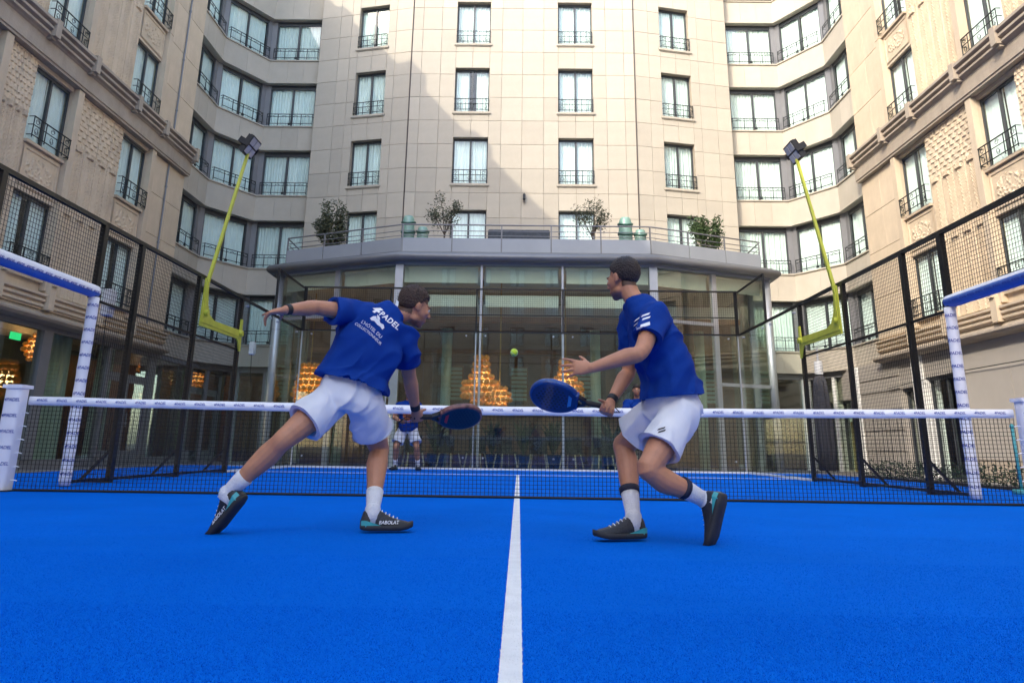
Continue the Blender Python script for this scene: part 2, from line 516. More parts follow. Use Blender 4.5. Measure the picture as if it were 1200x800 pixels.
bw = empty('back_wall', (0, 10, 0), 'glass back wall of the court with black mesh along its top', 'glass wall')
Y = 10.03
m = MB(); m.box(-5.03, 5.03, Y-.03, Y+.03, 0.001, .04); m.build('kerb', M['plinth'], bw)
for i in range(5):
    a = -5+2*i; b = a+2
    m = MB(); m.box(a+.006, b-.006, Y-.006, Y+.006, .04, 3.0); gp = m.build('glass_panel', M['glass_clear'], bw)
    for xx in (a+.22, b-.22):
        for zz in (.25, 2.93):
            m = MB(); m.tube([(xx, Y-.03, zz), (xx, Y+.03, zz)], .02, 8); m.build('bolt', M['steel'], gp)
    wire_mesh('mesh_panel', (a, Y, 0), (1, 0, 0), 2, 3.03, 4.0, bw)
    m = MB(); m.box(a+.02, b-.02, Y-.012, Y+.012, 3.40, 3.42); m.build('mid_rail', M['black'], bw)
for x in (-5, -3, -1, 1, 3, 5):
    w = .07 if abs(x) == 5 else .035
    m = MB(); m.box(x-w/2, x+w/2, Y+.008, Y+.05, 3.0, 4.0); m.build('post', M['black'], bw)
    m = MB(); m.box(x-.016, x+.016, Y+.008, Y+.034, .04, 3.0); m.build('post', M['steel'], bw)
m = MB(); m.box(-5.03, 5.03, Y-.02, Y+.02, 4.0, 4.035); m.build('top_rail', M['black'], bw)
m = MB(); m.box(-5.03, 5.03, Y-.022, Y+.022, 3.0, 3.035); m.build('mid_rail', M['black'], bw)

# ================================================================== PADDED ENTRY FRAMES
def entry_frame(sx, label):
    X = sx*5.04; e = empty('entry_frame', (X, 1, 0), label, 'door frame', 'padded entry frames beside the net')
    for y in (1.0, -1.0):
        m = MB(); rg = []
        for i, z in enumerate(np.linspace(.01, 2.12, 24)):
            r = .062*(1+.035*math.sin(z*21+sx)+.02*noise.noise(V(z*5, y, sx)))
            rg.append([(X-sx*.012+r*math.cos(a), y-.02+r*math.sin(a), z) for a in np.linspace(0, 2*math.pi, 16, False)])
        m.rings(rg); up = m.build('upright_pad', M['pad_white'], e, True)
        if y > 0:
            for k in range(14):
                z0 = 2.02-k*.145
                def fn(x, yy, z0=z0):
                    a = -math.pi/2+.35*(-sx)*-1*0 + (x+sx*-.045)/.0655
                    return V(X-sx*.012+.0655*math.cos(a), y-.02+.0655*math.sin(a), z0+yy)
                lettering('4PADEL', fn, .05, M['print_blue'], up)
    # cross bar: white sleeve with a blue underside
    m = MB(); n = 20; rg = []; R_ = .075
    ys = np.linspace(-1.0, 1.0, 40)
    for y in ys:
        r = R_*(1+.03*noise.noise(V(y*6, sx, 2)))
        rg.append([(X+r*math.cos(a), y, 2.19+r*math.sin(a)) for a in np.linspace(0, 2*math.pi, n, False)])
    m.rings(rg)
    nf = len(m.f); k = 0
    for i in range(len(ys)-1):
        for j in range(n):
            a = 2*math.pi*(j+.5)/n
            lo = math.sin(a) < (-.42 if sx < 0 else .35)
            m.m[k] = 1 if lo else 0; k += 1
    bar = m.build('cross_bar_pad', [M['pad_white'], M['pad_blue']], e, True)
    for k in range(12):
        y0 = -.92+k*.165
        def fn(x, yy, y0=y0):
            a = (math.radians(-14)+yy/.078) if sx < 0 else (math.pi+math.radians(14)-yy/.078)
            return V(X+.0795*math.cos(a), y0+(x if sx < 0 else -x), 2.19+.0795*math.sin(a))
        lettering('4PADEL', fn, .04, M['print_blue'], bar)
    m = MB(); m.box(X-.05, X+.05, .94, 1.06, 2.11, 2.2); m.build('joint', M['black'], e)
    return e
entry_frame(-1, 'padded entry frame with white printed cross bar before the chandelier windows')
entry_frame(1, 'padded entry frame with blue printed cross bar before the sunlit wing')

# white boxes hung by the fence with the chandelier windows behind
for (y, z0, z1, w, X, lab) in ((1.50, 1.98, 2.31, .17, -5.12, 'white plastic box fixed beside a padded entry frame'), (7.06, 2.12, 2.36, .13, -5.12, 'small white plastic box below the yellow lamp bracket')):
    e = empty('junction_box', (X, y, z0), lab, 'box')
    m = MB(); m.box(X-.05, X+.05, y-w/2, y+w/2, z0, z1)
    b = m.build('case', M['white_box'], e); bv = b.modifiers.new('bevel', 'BEVEL'); bv.width = .015; bv.segments = 2
    m = MB(); m.box(X+.051, X+.056, y-w/2+.02, y+w/2-.02, z0+.03, z1-.03); m.build('lid', M['white_box'], e)
    m = MB(); m.tube([(X, y, z0), (X+.01, y, z0-.35), (X+.06, y-.02, z0-.6)], .006, 6); m.build('cable', M['black'], e)

# ================================================================== FLOODLIGHT POLES
def flood_pole(sx, label):
    X = sx*4.985
    e = empty('floodlight_pole', (X, 5, 2.2), label, 'floodlight', 'yellow floodlight poles on the fences')
    # bracket: flat plate cut to shape between two fence posts
    prof = [(4.06, 2.24), (5.75, 2.26), (5.84, 2.20), (5.92, 2.06), (5.98, 2.06), (5.98, 2.62), (5.90, 2.62), (5.88, 2.42), (4.62, 2.40), (4.42, 2.46), (4.30, 2.60), (4.25, 2.80), (4.25, 3.00), (4.10, 3.00)]
    m = MB(); t = .012
    a = [V(X-t, y, z) for y, z in prof]; b = [V(X+t, y, z) for y, z in prof]
    m.poly(a); m.poly(list(reversed(b)))
    for i in range(len(prof)):
        j = (i+1) % len(prof); m.quad(a[i], b[i], b[j], a[j])
    m.build('bracket', M['yellow'], e)
    m = MB(); m.box(X-.022, X+.022, 4.1, 5.95, 2.30, 2.36); m.build('bracket_beam', M['yellow'], e)
    for y, z in ((4.2, 2.46), (5.86, 2.36)):
        m = MB(); m.tube([(X-sx*.07, y, z), (X+sx*.02, y, z)], .05, 14); m.build('bracket_bolt', M['yellow'], e)
    # pole leaning in over the court
    top = V(sx*4.66, 4.42, 5.22)
    pts = [V(X, 4.17, 2.45), V(X, 4.17, 2.9)]
    pts += [V(X, 4.17, 2.9).lerp(top, t_) for t_ in (.08, .3, .6, 1)]
    m = MB()
    for i in range(len(pts)-1): pass
    rg = []
    for i, p in enumerate(pts):
        w = .032-.007*i/len(pts)
        rg.append([p+V(sx_*w*.8, sy_*w, 0) for sx_, sy_ in ((-1, -1), (1, -1), (1, 1), (-1, 1))])
    m.rings(rg); m.build('pole', M['yellow'], e)
    # lamp head: finned led panel tipped towards the court
    d = V(-sx*.86, 0, -.5).normalized(); s_ = V(0, 1, 0); u_ = d.cross(s_).normalized()
    H = Matrix((( s_.x, u_.x, d.x, 0), (s_.y, u_.y, d.y, 0), (s_.z, u_.z, d.z, 0), (0, 0, 0, 1)))
    H = Matrix.Translation(top+V(-sx*.04, 0, .13)) @ H
    m = MB(); m.box(-.2, .2, -.17, .17, -.03, .03, H); head = m.build('lamp_head', M['lamp_black'], e)
    for k in range(9):
        m = MB(); x = -.18+k*.045; m.box(x-.006, x+.006, -.16, .16, -.075, -.031, H); m.build('fin', M['lamp_black'], head)
    for kx in (-1, 1):
        for ky in (-1, 1):
            m = MB(); m.box(kx*.095-.08, kx*.095+.08, ky*.08-.065, ky*.08+.065, .031, .04, H); m.build('lens', M['lens'], head)
    m = MB(); m.box(-.23, -.205, -.05, .05, -.12, .05, H); m.box(.205, .23, -.05, .05, -.12, .05, H); m.box(-.23, .23, -.05, .05, -.145, -.121, H)
    m.build('yoke', M['lamp_black'], e)
    return e
flood_pole(-1, 'yellow floodlight pole on the fence before the chandelier windows')
flood_pole(1, 'yellow floodlight pole on the fence before the sunlit wing')

# ================================================================== BALL
m = MB(); m.sphere((-.037, -1.3, 1.277), .034, 24, 16)
bl = m.build('padel_ball', M['ball'], None, True)
tag(bl, 'lime green padel ball in flight above the net', 'ball')
m = MB(); pts = []
for k in range(60):
    t = 2*math.pi*k/60
    p = V(math.cos(t)*1.0, math.sin(t)*1.0, .55*math.sin(2*t)).normalized()*.0338
    pts.append(V(-.037, -1.3, 1.277)+Matrix.Rotation(.7, 3, 'X') @ p)
m.tube(pts, .0011, 5, closed=True); m.build('seam', M['pad_white'], bl)

# ================================================================== FACADE TOOLS
class Fac:
    """vertical wall plane: s runs along d, n points outwards, z up"""
    def __init__(self, a, b):
        self.a = V(a[0], a[1], 0); dv = V(b[0]-a[0], b[1]-a[1], 0)
        self.L = dv.length; self.d = dv.normalized(); self.n = V(self.d.y, -self.d.x, 0)
        self.ang = math.atan2(self.d.y, self.d.x)
    def P(self, s, n, z): return self.a+self.d*s+self.n*n+V(0, 0, z)
    def mat(self, s, n, z): return Matrix.Translation(self.P(s, n, z)) @ Matrix.Rotation(self.ang, 4, 'Z')
    def box(self, mb, s0, s1, n0, n1, z0, z1):
        p = self.P
        mb.hexa([p(s0, n1, z0), p(s1, n1, z0), p(s1, n0, z0), p(s0, n0, z0), p(s0, n1, z1), p(s1, n1, z1), p(s1, n0, z1), p(s0, n0, z1)])

def wall_core(F, s0, s1, z0, z1, wins, parent, n1=-.02, n0=-.42, mat='mortar', name='wall'):
    m = MB()
    br = sorted({s0, s1} | {w[0] for w in wins if s0 < w[0] < s1} | {w[1] for w in wins if s0 < w[1] < s1})
    for a, b in zip(br, br[1:]):
        mid = (a+b)/2
        ws = sorted([w for w in wins if w[0] < mid < w[1]], key=lambda w: w[2])
        z = z0
        for w in ws:
            if w[2] > z: F.box(m, a, b, n0, n1, z, min(w[2], z1))
            z = w[3]
        if z < z1: F.box(m, a, b, n0, n1, z, z1)
    return m.build(name, M[mat], parent)

_slab = {}
def slab_mesh(w, h, t, mat, ch=.007):
    key = (round(w, 3), round(h, 3), t, mat)
    if key not in _slab:
        m = MB(); a, b = w/2, h/2; c = ch
        back = [(-a, 0, -b), (a, 0, -b), (a, 0, b), (-a, 0, b)]
        mid = [(-a, -t+c, -b), (a, -t+c, -b), (a, -t+c, b), (-a, -t+c, b)]
        fr = [(-a+c, -t, -b+c), (a-c, -t, -b+c), (a-c, -t, b-c), (-a+c, -t, b-c)]
        m.v = back+mid+fr
        for i in range(4):
            j = (i+1) % 4
            m.f += [(i, j, 4+j, 4+i), (4+i, 4+j, 8+j, 8+i)]
        m.f.append((8, 9, 10, 11)); m.m = [0]*len(m.f)
        _slab[key] = m.mesh('stone_slab', M[mat])
    return _slab[key]

def slabs(F, js, zs, wins, parent, mat='stone', gap=.008, t=.03, n=-.021, name='stone_slab'):
    def put(a, b, c, d):
        if b-a < .05 or d-c < .04: return
        w = b-a-gap; h = d-c-gap
        inst(name, slab_mesh(w, h, t+random.choice((0, .002, -.002)), mat), F.mat((a+b)/2, n, (c+d)/2), parent)
    for c, d in zip(zs, zs[1:]):
        for a, b in zip(js, js[1:]):
            hit = [w for w in wins if w[0] < b-1e-4 and w[1] > a+1e-4 and w[2] < d-1e-4 and w[3] > c+1e-4]
            if not hit: put(a, b, c, d); continue
            w = hit[0]
            if w[0] > a: put(a, w[0], c, d)
            if w[1] < b: put(w[1], b, c, d)
            x0, x1 = max(a, w[0]), min(b, w[1])
            if w[3] < d: put(x0, x1, w[3], d)
            if w[2] > c: put(x0, x1, c, w[2])

# window: frame mesh with panes, curtains and railing under it
_win = {}
def pleat(x0, x1, z0, z1, y, amp, seed):
    m = MB(); n = max(6, int((x1-x0)/.022)); rnd = random.Random(seed)
    ph = rnd.random()*6; k = 2*math.pi/.115
    top = []; bot = []; mid = []
    for i in range(n+1):
        x = x0+(x1-x0)*i/n
        w = amp*(math.sin(k*x+ph)+.5*math.sin(k*.53*x+ph*2))
        top.append((x, y+w*.6, z1)); mid.append((x+.01*math.sin(7*x+ph), y+w, (z0+z1)/2)); bot.append((x+.015*math.sin(5*x+ph), y+w*1.3, z0))
    for A, B in ((bot, mid), (mid, top)):
        n0 = len(m.v); m.v += A+B
        for i in range(n): m.f.append((n0+i, n0+i+1, n0+n+2+i, n0+n+1+i)); m.m.append(0)
    return m

def window_meshes(w, h, variant, rail, glassmat='glass'):
    key = (round(w, 2), round(h, 2), variant, rail)
    if key in _win: return _win[key]
    out = {}
    m = MB(); t = .045; D0, D1 = -.03, .03
    a = w/2
    m.box(-a, -a+t, D0, D1, 0, h); m.box(a-t, a, D0, D1, 0, h)
    m.box(-a+t, a-t, D0, D1, 0, t); m.box(-a+t, a-t, D0, D1, h-t*1.6, h)
    m.box(-.035, .035, D0-.008, D1, t, h-t*1.6)
    out['window'] = m.mesh('window', M['frame'])
    for nm, x0, x1 in (('pane', -a+t, -.035), ('pane', .035, a-t)):
        mm = MB(); mm.box(x0, x1, -.006, .006, t, h-t*1.6); out.setdefault('panes', []).append(mm.mesh('pane', M[glassmat]))
    cs = []
    r = random.Random(variant*13+int(w*100))
    if variant == 0: spans = [(-a, a)]
    elif variant == 1: spans = [(-a, -.12), (.16, a)]
    elif variant == 2: spans = [(-a, -a*.45), (a*.4, a)]
    elif variant == 3: spans = [(-a, -.02), (.03, a)]
    elif variant == 4: spans = [(-a, a*.35)]
    else: spans = [(-a, .05), (a*.62, a)]
    for i, (x0, x1) in enumerate(spans):
        cs.append(pleat(x0, x1, .01, h-.02, .085, .032, variant*7+i).mesh('curtain', M['curtain'], True))
    out['curtains'] = cs
    m = MB(); y = -.17
    if rail == 'long':
        m.tube([(-a, y, .47), (a, y, .47)], .016, 6); m.tube([(-a, y, .36), (a, y, .36)], .012, 6); m.tube([(-a, y, .07), (a, y, .07)], .013, 6)
        for x in (-a+.01, -a*.5, 0, a*.5, a-.01):
            m.bar((x, y, .0), (x, y, .47), .022, .022)
        for x in (-a*.75, -a*.25, a*.25, a*.75):
            m.tube([(x-.1, y, .36), (x-.05, y, .40), (x, y, .415), (x+.05, y, .40), (x+.1, y, .36)], .009, 5)
        m.box(-.05, .05, y-.02, y+.02, .0, .09)
        for sg in (-1, 1):
            m.tube([(sg*a, y, .47), (sg*a, y+.12, .47)], .012, 5); m.tube([(sg*a, y, .36), (sg*a, y+.12, .36)], .01, 5)
    else:
        m.tube([(-a, y, .50), (a, y, .50)], .017, 6); m.tube([(-a, y, .30), (a, y, .30)], .012, 6); m.tube([(-a, y, .06), (a, y, .06)], .014, 6)
        for x in (-a+.015, -a*.62, -a*.34, a*.34, a*.62, a-.015):
            m.bar((x, y, 0), (x, y, .5), .018, .018)
        for cx_ in (-a*.8, 0, a*.8):      # scrolls
            pts = [(cx_+.085*math.cos(q)*(1-.06*q), y, .40+.07*math.sin(q)*(1-.06*q)) for q in np.linspace(0, 9, 16)]
            m.tube(pts, .0065, 5)
            pts = [(cx_+.075*math.cos(q)*(1-.06*q), y, .18-.09*math.sin(q)*(1-.06*q)) for q in np.linspace(0, 9, 16)]
            m.tube(pts, .0065, 5)
        for sg in (-1, 1):
            for z in (.5, .3, .06): m.tube([(sg*a, y, z), (sg*a, y+.12, z)], .011, 5)
    out['rail'] = m.mesh('balcony_railing', M['iron'])
    _win[key] = out
    return out

def put_window(F, s0, s1, z0, z1, parent, variant, depth=.22, rail='ornate', sill=None):
    w, h = s1-s0-.01, z1-z0-.01
    ms = window_meshes(w, h, variant, rail)
    sc = (s0+s1)/2
    W = inst('window', ms['window'], F.mat(sc, -depth, z0+.005), parent)
    for p in ms['panes']: inst('pane', p, F.mat(sc, -depth, z0+.005), W)
    for c in ms['curtains']: inst('curtain', c, F.mat(sc, -depth, z0+.005), W)
    if rail: inst('balcony_railing', ms['rail'], F.mat(sc, -depth+.1, z0+.035), W)
    if sill:
        m = MB(); F.box(m, s0-.07, s1+.07, -.2, .075, z0-.075, z0+.003); F.box(m, s0-.05, s1+.05, -.19, .045, z0-.105, z0-.0751); m.build('sill', M[sill], W)
    return W

def variants():
    return random.choice((0, 3, 3, 3, 3, 3, 0, 0, 3, 1, 3, 0))

# ================================================================== CENTRAL BLOCK
ROWS_C = [(9.92, 11.78), (12.82, 14.68), (15.72, 17.58), (18.62, 20.45)]
hotel = empty('hotel_block', (0, 21, -.16), 'pale stone hotel block with four window columns behind the roof terrace', 'building')
FC = Fac((-4.35, 20.0), (4.35, 20.0)); FL = Fac((-8.25, 20.93), (-4.35, 20.0)); FR = Fac((4.35, 20.0), (8.25, 20.93))
zs = [5.6]+[8.6+.9667*k for k in range(-3, 11) if 8.6+.9667*k > 5.65]+[18.6]
zs = sorted(set(round(z, 4) for z in zs if z <= 18.6))
def zone(F, cols, js):
    wins = [(a, b, 5.65, 8.9) for a, b in cols]+[(a, b, z0, z1) for a, b in cols for z0, z1 in ROWS_C]
    wall_core(F, 0, F.L, 5.6, 21.5, wins, hotel)
    slabs(F, js, zs, wins, hotel)
    m = MB()
    br = sorted([0]+[x for c in cols for x in c]+[F.L])
    F.box(m, 0, F.L, -.02, .01, 20.46, 21.5)
    for i in range(0, len(br)-1, 2): F.box(m, br[i], br[i+1], -.02, .01, 18.606, 20.459)
    m.build('upper_wall', M['stone'], hotel)
    for a, b in cols:
        put_window(F, a, b, 6.9, 8.9, hotel, variants(), rail=None)
        m = MB(); F.box(m, a, b, -.26, -.18, 5.65, 6.895); m.build('door_panel', M['frame'], hotel)
        for z0, z1 in ROWS_C:
            put_window(F, a, b, z0, z1, hotel, variants(), sill='stone')
o = 4.35
zone(FC, [(-2.61+o, -1.28+o), (1.39+o, 2.73+o)], [0, .40, 1.15, 2.40, 3.55, 4.35, 5.18, 6.40, 7.60, 8.30, 8.7])
zone(FL, [(1.68, 2.95)], [0, .85, 1.35, 2.31, 3.3, FL.L])
zone(FR, [(1.12, 2.38)], [0, .62, 1.75, 2.72, 3.4, FR.L])
# rain pipes in the joints between the planes
for x in (-4.36, 4.36):
    m = MB(); m.tube([(x, 19.985, 5.7), (x, 19.985, 21.5)], .024, 8); m.build('rain_pipe', M['pipe'], hotel)
# return walls beside the bays, dark core, roof
m = MB(); m.box(-8.26, -8.05, 20.95, 22.4, 3, 21.5); m.box(8.05, 8.26, 20.95, 22.4, 3, 21.5); m.build('return_wall', M['stone'], hotel)
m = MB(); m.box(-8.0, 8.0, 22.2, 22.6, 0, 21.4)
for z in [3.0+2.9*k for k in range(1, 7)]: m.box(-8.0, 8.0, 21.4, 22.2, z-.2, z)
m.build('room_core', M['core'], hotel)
m = MB(); m.box(-8.3, 8.3, 19.9, 32, 21.5, 21.9); m.build('roof', M['cornice'], hotel)

# wall lamp on the facade
m = MB(); m.box(.06, .16, 19.86, 19.985, 9.32, 9.5); m.box(.08, .14, 19.90, 19.95, 9.2, 9.32)
m.tube([(.11, 19.99, 9.42), (.11, 19.9, 9.55)], .02, 6)
tag(m.build('wall_lamp', M['lamp_black']), 'small black lamp on the stone wall above the terrace sofa', 'lamp')

# ================================================================== BAYS
SILLS = [4.0, 6.9, 9.8, 12.7, 15.6, 18.5]
def offset_poly(pts, d):
    """offset to the left of travel"""
    out = []
    n = len(pts)
    for i, p in enumerate(pts):
        p = Vector(p)
        ns = []
        if i > 0:
            e = (p-Vector(pts[i-1])).normalized(); ns.append(V(-e.y, e.x, 0))
        if i < n-1:
            e = (Vector(pts[i+1])-p).normalized(); ns.append(V(-e.y, e.x, 0))
        if len(ns) == 1: out.append(p+ns[0]*d)
        else:
            b = (ns[0]+ns[1]).normalized(); out.append(p+b*d/max(.3, b.dot(ns[0])))
    return out

def bay(sx, label):
    e = empty('hotel_bay', (sx*10.3, 21, -.16), label, 'building', 'concave bays at the inner corners')
    pts = [V(8.27, 21.3, 0), V(10.35, 21.3, 0), V(11.5, 19.35, 0), V(11.5, 16.8, 0)]
    if sx < 0: pts = [V(-p.x, p.y, 0) for p in reversed(pts)]
    inner = offset_poly(pts, .34); lip = offset_poly(pts, -.05); back = offset_poly(pts, 1.6); win = offset_poly(pts, .24)
    def strip(mb, O, I, i, t0, t1, z0, z1):
        a0, a1 = O[i].lerp(O[i+1], t0), O[i].lerp(O[i+1], t1); b0, b1 = I[i].lerp(I[i+1], t0), I[i].lerp(I[i+1], t1)
        up = V(0, 0, 1)
        mb.hexa([a0+up*z0, a1+up*z0, b1+up*z0, b0+up*z0, a0+up*z1, a1+up*z1, b1+up*z1, b0+up*z1])
    lint = [3.2]+[s-1.04 for s in SILLS[1:]]+[20.4]
    for k, s in enumerate(SILLS):
        zb = lint[k]
        top = s-.002
        for i in range(3):
            L = (pts[i+1]-pts[i]).length
            cuts = [0, .36, .68, 1] if (i == 0 and sx < 0) or (i == 2 and sx > 0) or True else [0, 1]
            cuts = [0, .5, 1] if i == 1 else cuts
            for c0, c1 in zip(cuts, cuts[1:]):
                g0 = .003/L if c0 > 0 else 0; g1 = .003/L if c1 < 1 else 0
                m = MB(); strip(m, pts, inner, i, c0+g0, c1-g1, zb+.05, top-.045); m.build('stone_slab', M['stone'], e)
            m = MB(); strip(m, lip, inner, i, 0, 1, top-.044, top); m.build('sill', M['stone'], e)
            m = MB(); strip(m, lip, inner, i, 0, 1, zb, zb+.049); m.build('lintel', M['stone'], e)
        m = MB()
        for i in range(3): strip(m, offset_poly(pts, .345), back, i, 0, 1, zb+.1, top-.1)
        m.build('floor_plate', M['core'], e)
    # ground floor under the bay
    for i in range(3):
        F = Fac(win[i], win[i+1])
        m = MB(); F.box(m, .06, F.L-.06, -.02, -.008, -.1, 3.0); m.build('pane', M['glass_big'], e)
        m = MB(); F.box(m, 0, F.L, -.06, .05, 3.0, 3.2); m.build('head_frame', M['grey_metal'], e)
        for a, b in ((.001, .16), (F.L/2-.05, F.L/2+.05), (F.L-.16, F.L-.001)):
            m = MB(); F.box(m, a, b, -.08, .05, -.16, 3.0); m.build('pillar', M['grey_metal'] if sx < 0 else M['white_paint'], e)
    m = MB()
    for i in range(3): strip(m, offset_poly(pts, 2.6), offset_poly(pts, 2.9), i, 0, 1, -.16, 3.1)
    m.build('interior_wall', M['wood_dark'], e)
    m = MB(); m.box(*((-8.4, -7.5) if sx < 0 else (7.5, 8.4)), 20.96, 21.25, -.16, 5.6); m.build('return_wall', M['stone'], e)
    # windows
    for k, s in enumerate(SILLS[:-1]):
        z1 = lint[k+1]
        for i in range(3):
            F = Fac(win[i], win[i+1])
            endA = (i == 0) if sx > 0 else (i == 2)
            p0 = .12 if (i == 0 and sx > 0) else .24; p1 = .12 if (i == 2 and sx < 0) else .24
            if i == 2 and sx > 0: p1 = .1
            if i == 0 and sx < 0: p0 = .1
            put_window(F, p0, F.L-p1, s, z1-.1, e, variants(), depth=0, rail='long' )
            m = MB(); F.box(m, p0, F.L-p1, -.06, .02, z1-.1, z1); m.build('head_frame', M['frame'], e)
            for a, b in ((0, p0), (F.L-p1, F.L)):
                m = MB(); F.box(m, a+.002, b-.002, -.06, .06, s, z1); m.build('pillar', M['grey_metal'], e)
    m = MB()
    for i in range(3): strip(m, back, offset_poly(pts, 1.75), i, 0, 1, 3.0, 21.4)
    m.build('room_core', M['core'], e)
    m = MB()
    for i in range(3): strip(m, lip, offset_poly(pts, 4), i, 0, 1, 20.6, 21.6)
    m.build('parapet', M['stone'], e)
    return e
bay(-1, 'shaded stone corner bay of curved window bands beside the chandelier windows')
bay(1, 'sunlit stone corner bay of curved window bands')

# ================================================================== SIDE WINGS
def relief_mesh(w, h, style, seed):
    """carved panel: height field over a grid"""
    nx, nz = int(w/.022), int(h/.022)
    m = MB(); rnd = random.Random(seed)
    def H(x, z):
        u = x/w; q = z/h
        n = .006*noise.noise(V(x*9, z*9, seed))
        if style == 'scales':
            k = 4; c = (u*k) % 1; row = z/.14; cc = ((u*k*2+(int(row) % 2)*.5) % 1)
            leaf = (1-abs(2*cc-1))*(1-((row) % 1))
            groove = -.028 if abs(c-.5) > .46 else 0
            return .036*leaf+groove+n+.012*noise.noise(V(x*16, z*16, 3+seed))
        if style == 'feathers':
            k = 4; ci = int(u*k); c = (u*k) % 1
            bend = .22*math.sin(q*2.2+ci*.9+seed)
            d = abs(c-.5-bend*.5)
            rib = .024*max(0, 1-d*12)
            barb = .012*math.sin((z+d*w/k*1.2*1.6)*2*math.pi/.11)*(1 if d < .44 else 0)
            edge = -.03 if c < .035 or c > .965 else 0
            notch = .05 if q > .93 and .25 < c < .75 else 0
            return rib+barb*.9+edge+n+notch
        if style == 'bouquet':
            bx, bz = (u-.5)*2, (q-.5)*2
            fr = .022 if abs(bx) > .92 or abs(bz) > .84 else 0
            rr = math.hypot(bx*.8, bz)
            fl = .03*max(0, noise.noise(V(x*13, z*13, seed)))*2 if (rr < .62 and bz < .6-bx*.5) else 0
            return fr+fl+n*.4
        return n
    for j in range(nz+1):
        for i in range(nx+1):
            x = w*i/nx; z = h*j/nz
            m.v.append((x-w/2, -H(x, z), z))
    for j in range(nz):
        for i in range(nx):
            a = j*(nx+1)+i; m.f.append((a, a+1, a+nx+2, a+nx+1)); m.m.append(0)
    return m.mesh('relief_panel', M['stone_relief'])
_rel = {}
def put_relief(F, s0, s1, z0, z1, style, parent, seed=0, n=.0):
    key = (round(s1-s0, 2), round(z1-z0, 2), style, seed % 2)
    if key not in _rel: _rel[key] = relief_mesh(s1-s0, z1-z0, style, seed % 2)
    return inst('relief_panel', _rel[key], F.mat((s0+s1)/2, n, z0), parent)

def sweep(F, prof, s0, s1, parent, name, mat, smooth=False):
    m = MB(); a = [F.P(s0, n, z) for n, z in prof]; b = [F.P(s1, n, z) for n, z in prof]
    k = len(prof)
    for i in range(k):
        j = (i+1) % k; m.quad(a[i], b[i], b[j], a[j])
    m.poly(list(reversed(a))); m.poly(b)
    return m.build(name, M[mat], parent)

CORN = [(-.02, 9.0), (.17, 9.0), (.17, 9.05), (.20, 9.07), (.20, 9.46), (.25, 9.50), (.32, 9.53), (.32, 9.58), (.27, 9.60), (.27, 9.63), (.37, 9.66), (.37, 9.72), (.31, 9.74), (.31, 9.77), (.42, 9.80), (.42, 9.87), (.34, 9.91), (-.02, 9.95)]
REED = [(-.02, 3.42), (.10, 3.42), (.10, 3.46), (.16, 3.48), (.16, 3.53), (.11, 3.55), (.11, 3.57), (.18, 3.60), (.18, 3.65), (.12, 3.67), (.12, 3.69), (.20, 3.72), (.20, 3.77), (.10, 3.80), (-.02, 3.82)]
LEDGE = [(-.02, 3.12), (.24, 3.16), (.30, 3.22), (.30, 3.27), (.12, 3.33), (.06, 3.41), (-.02, 3.41)]

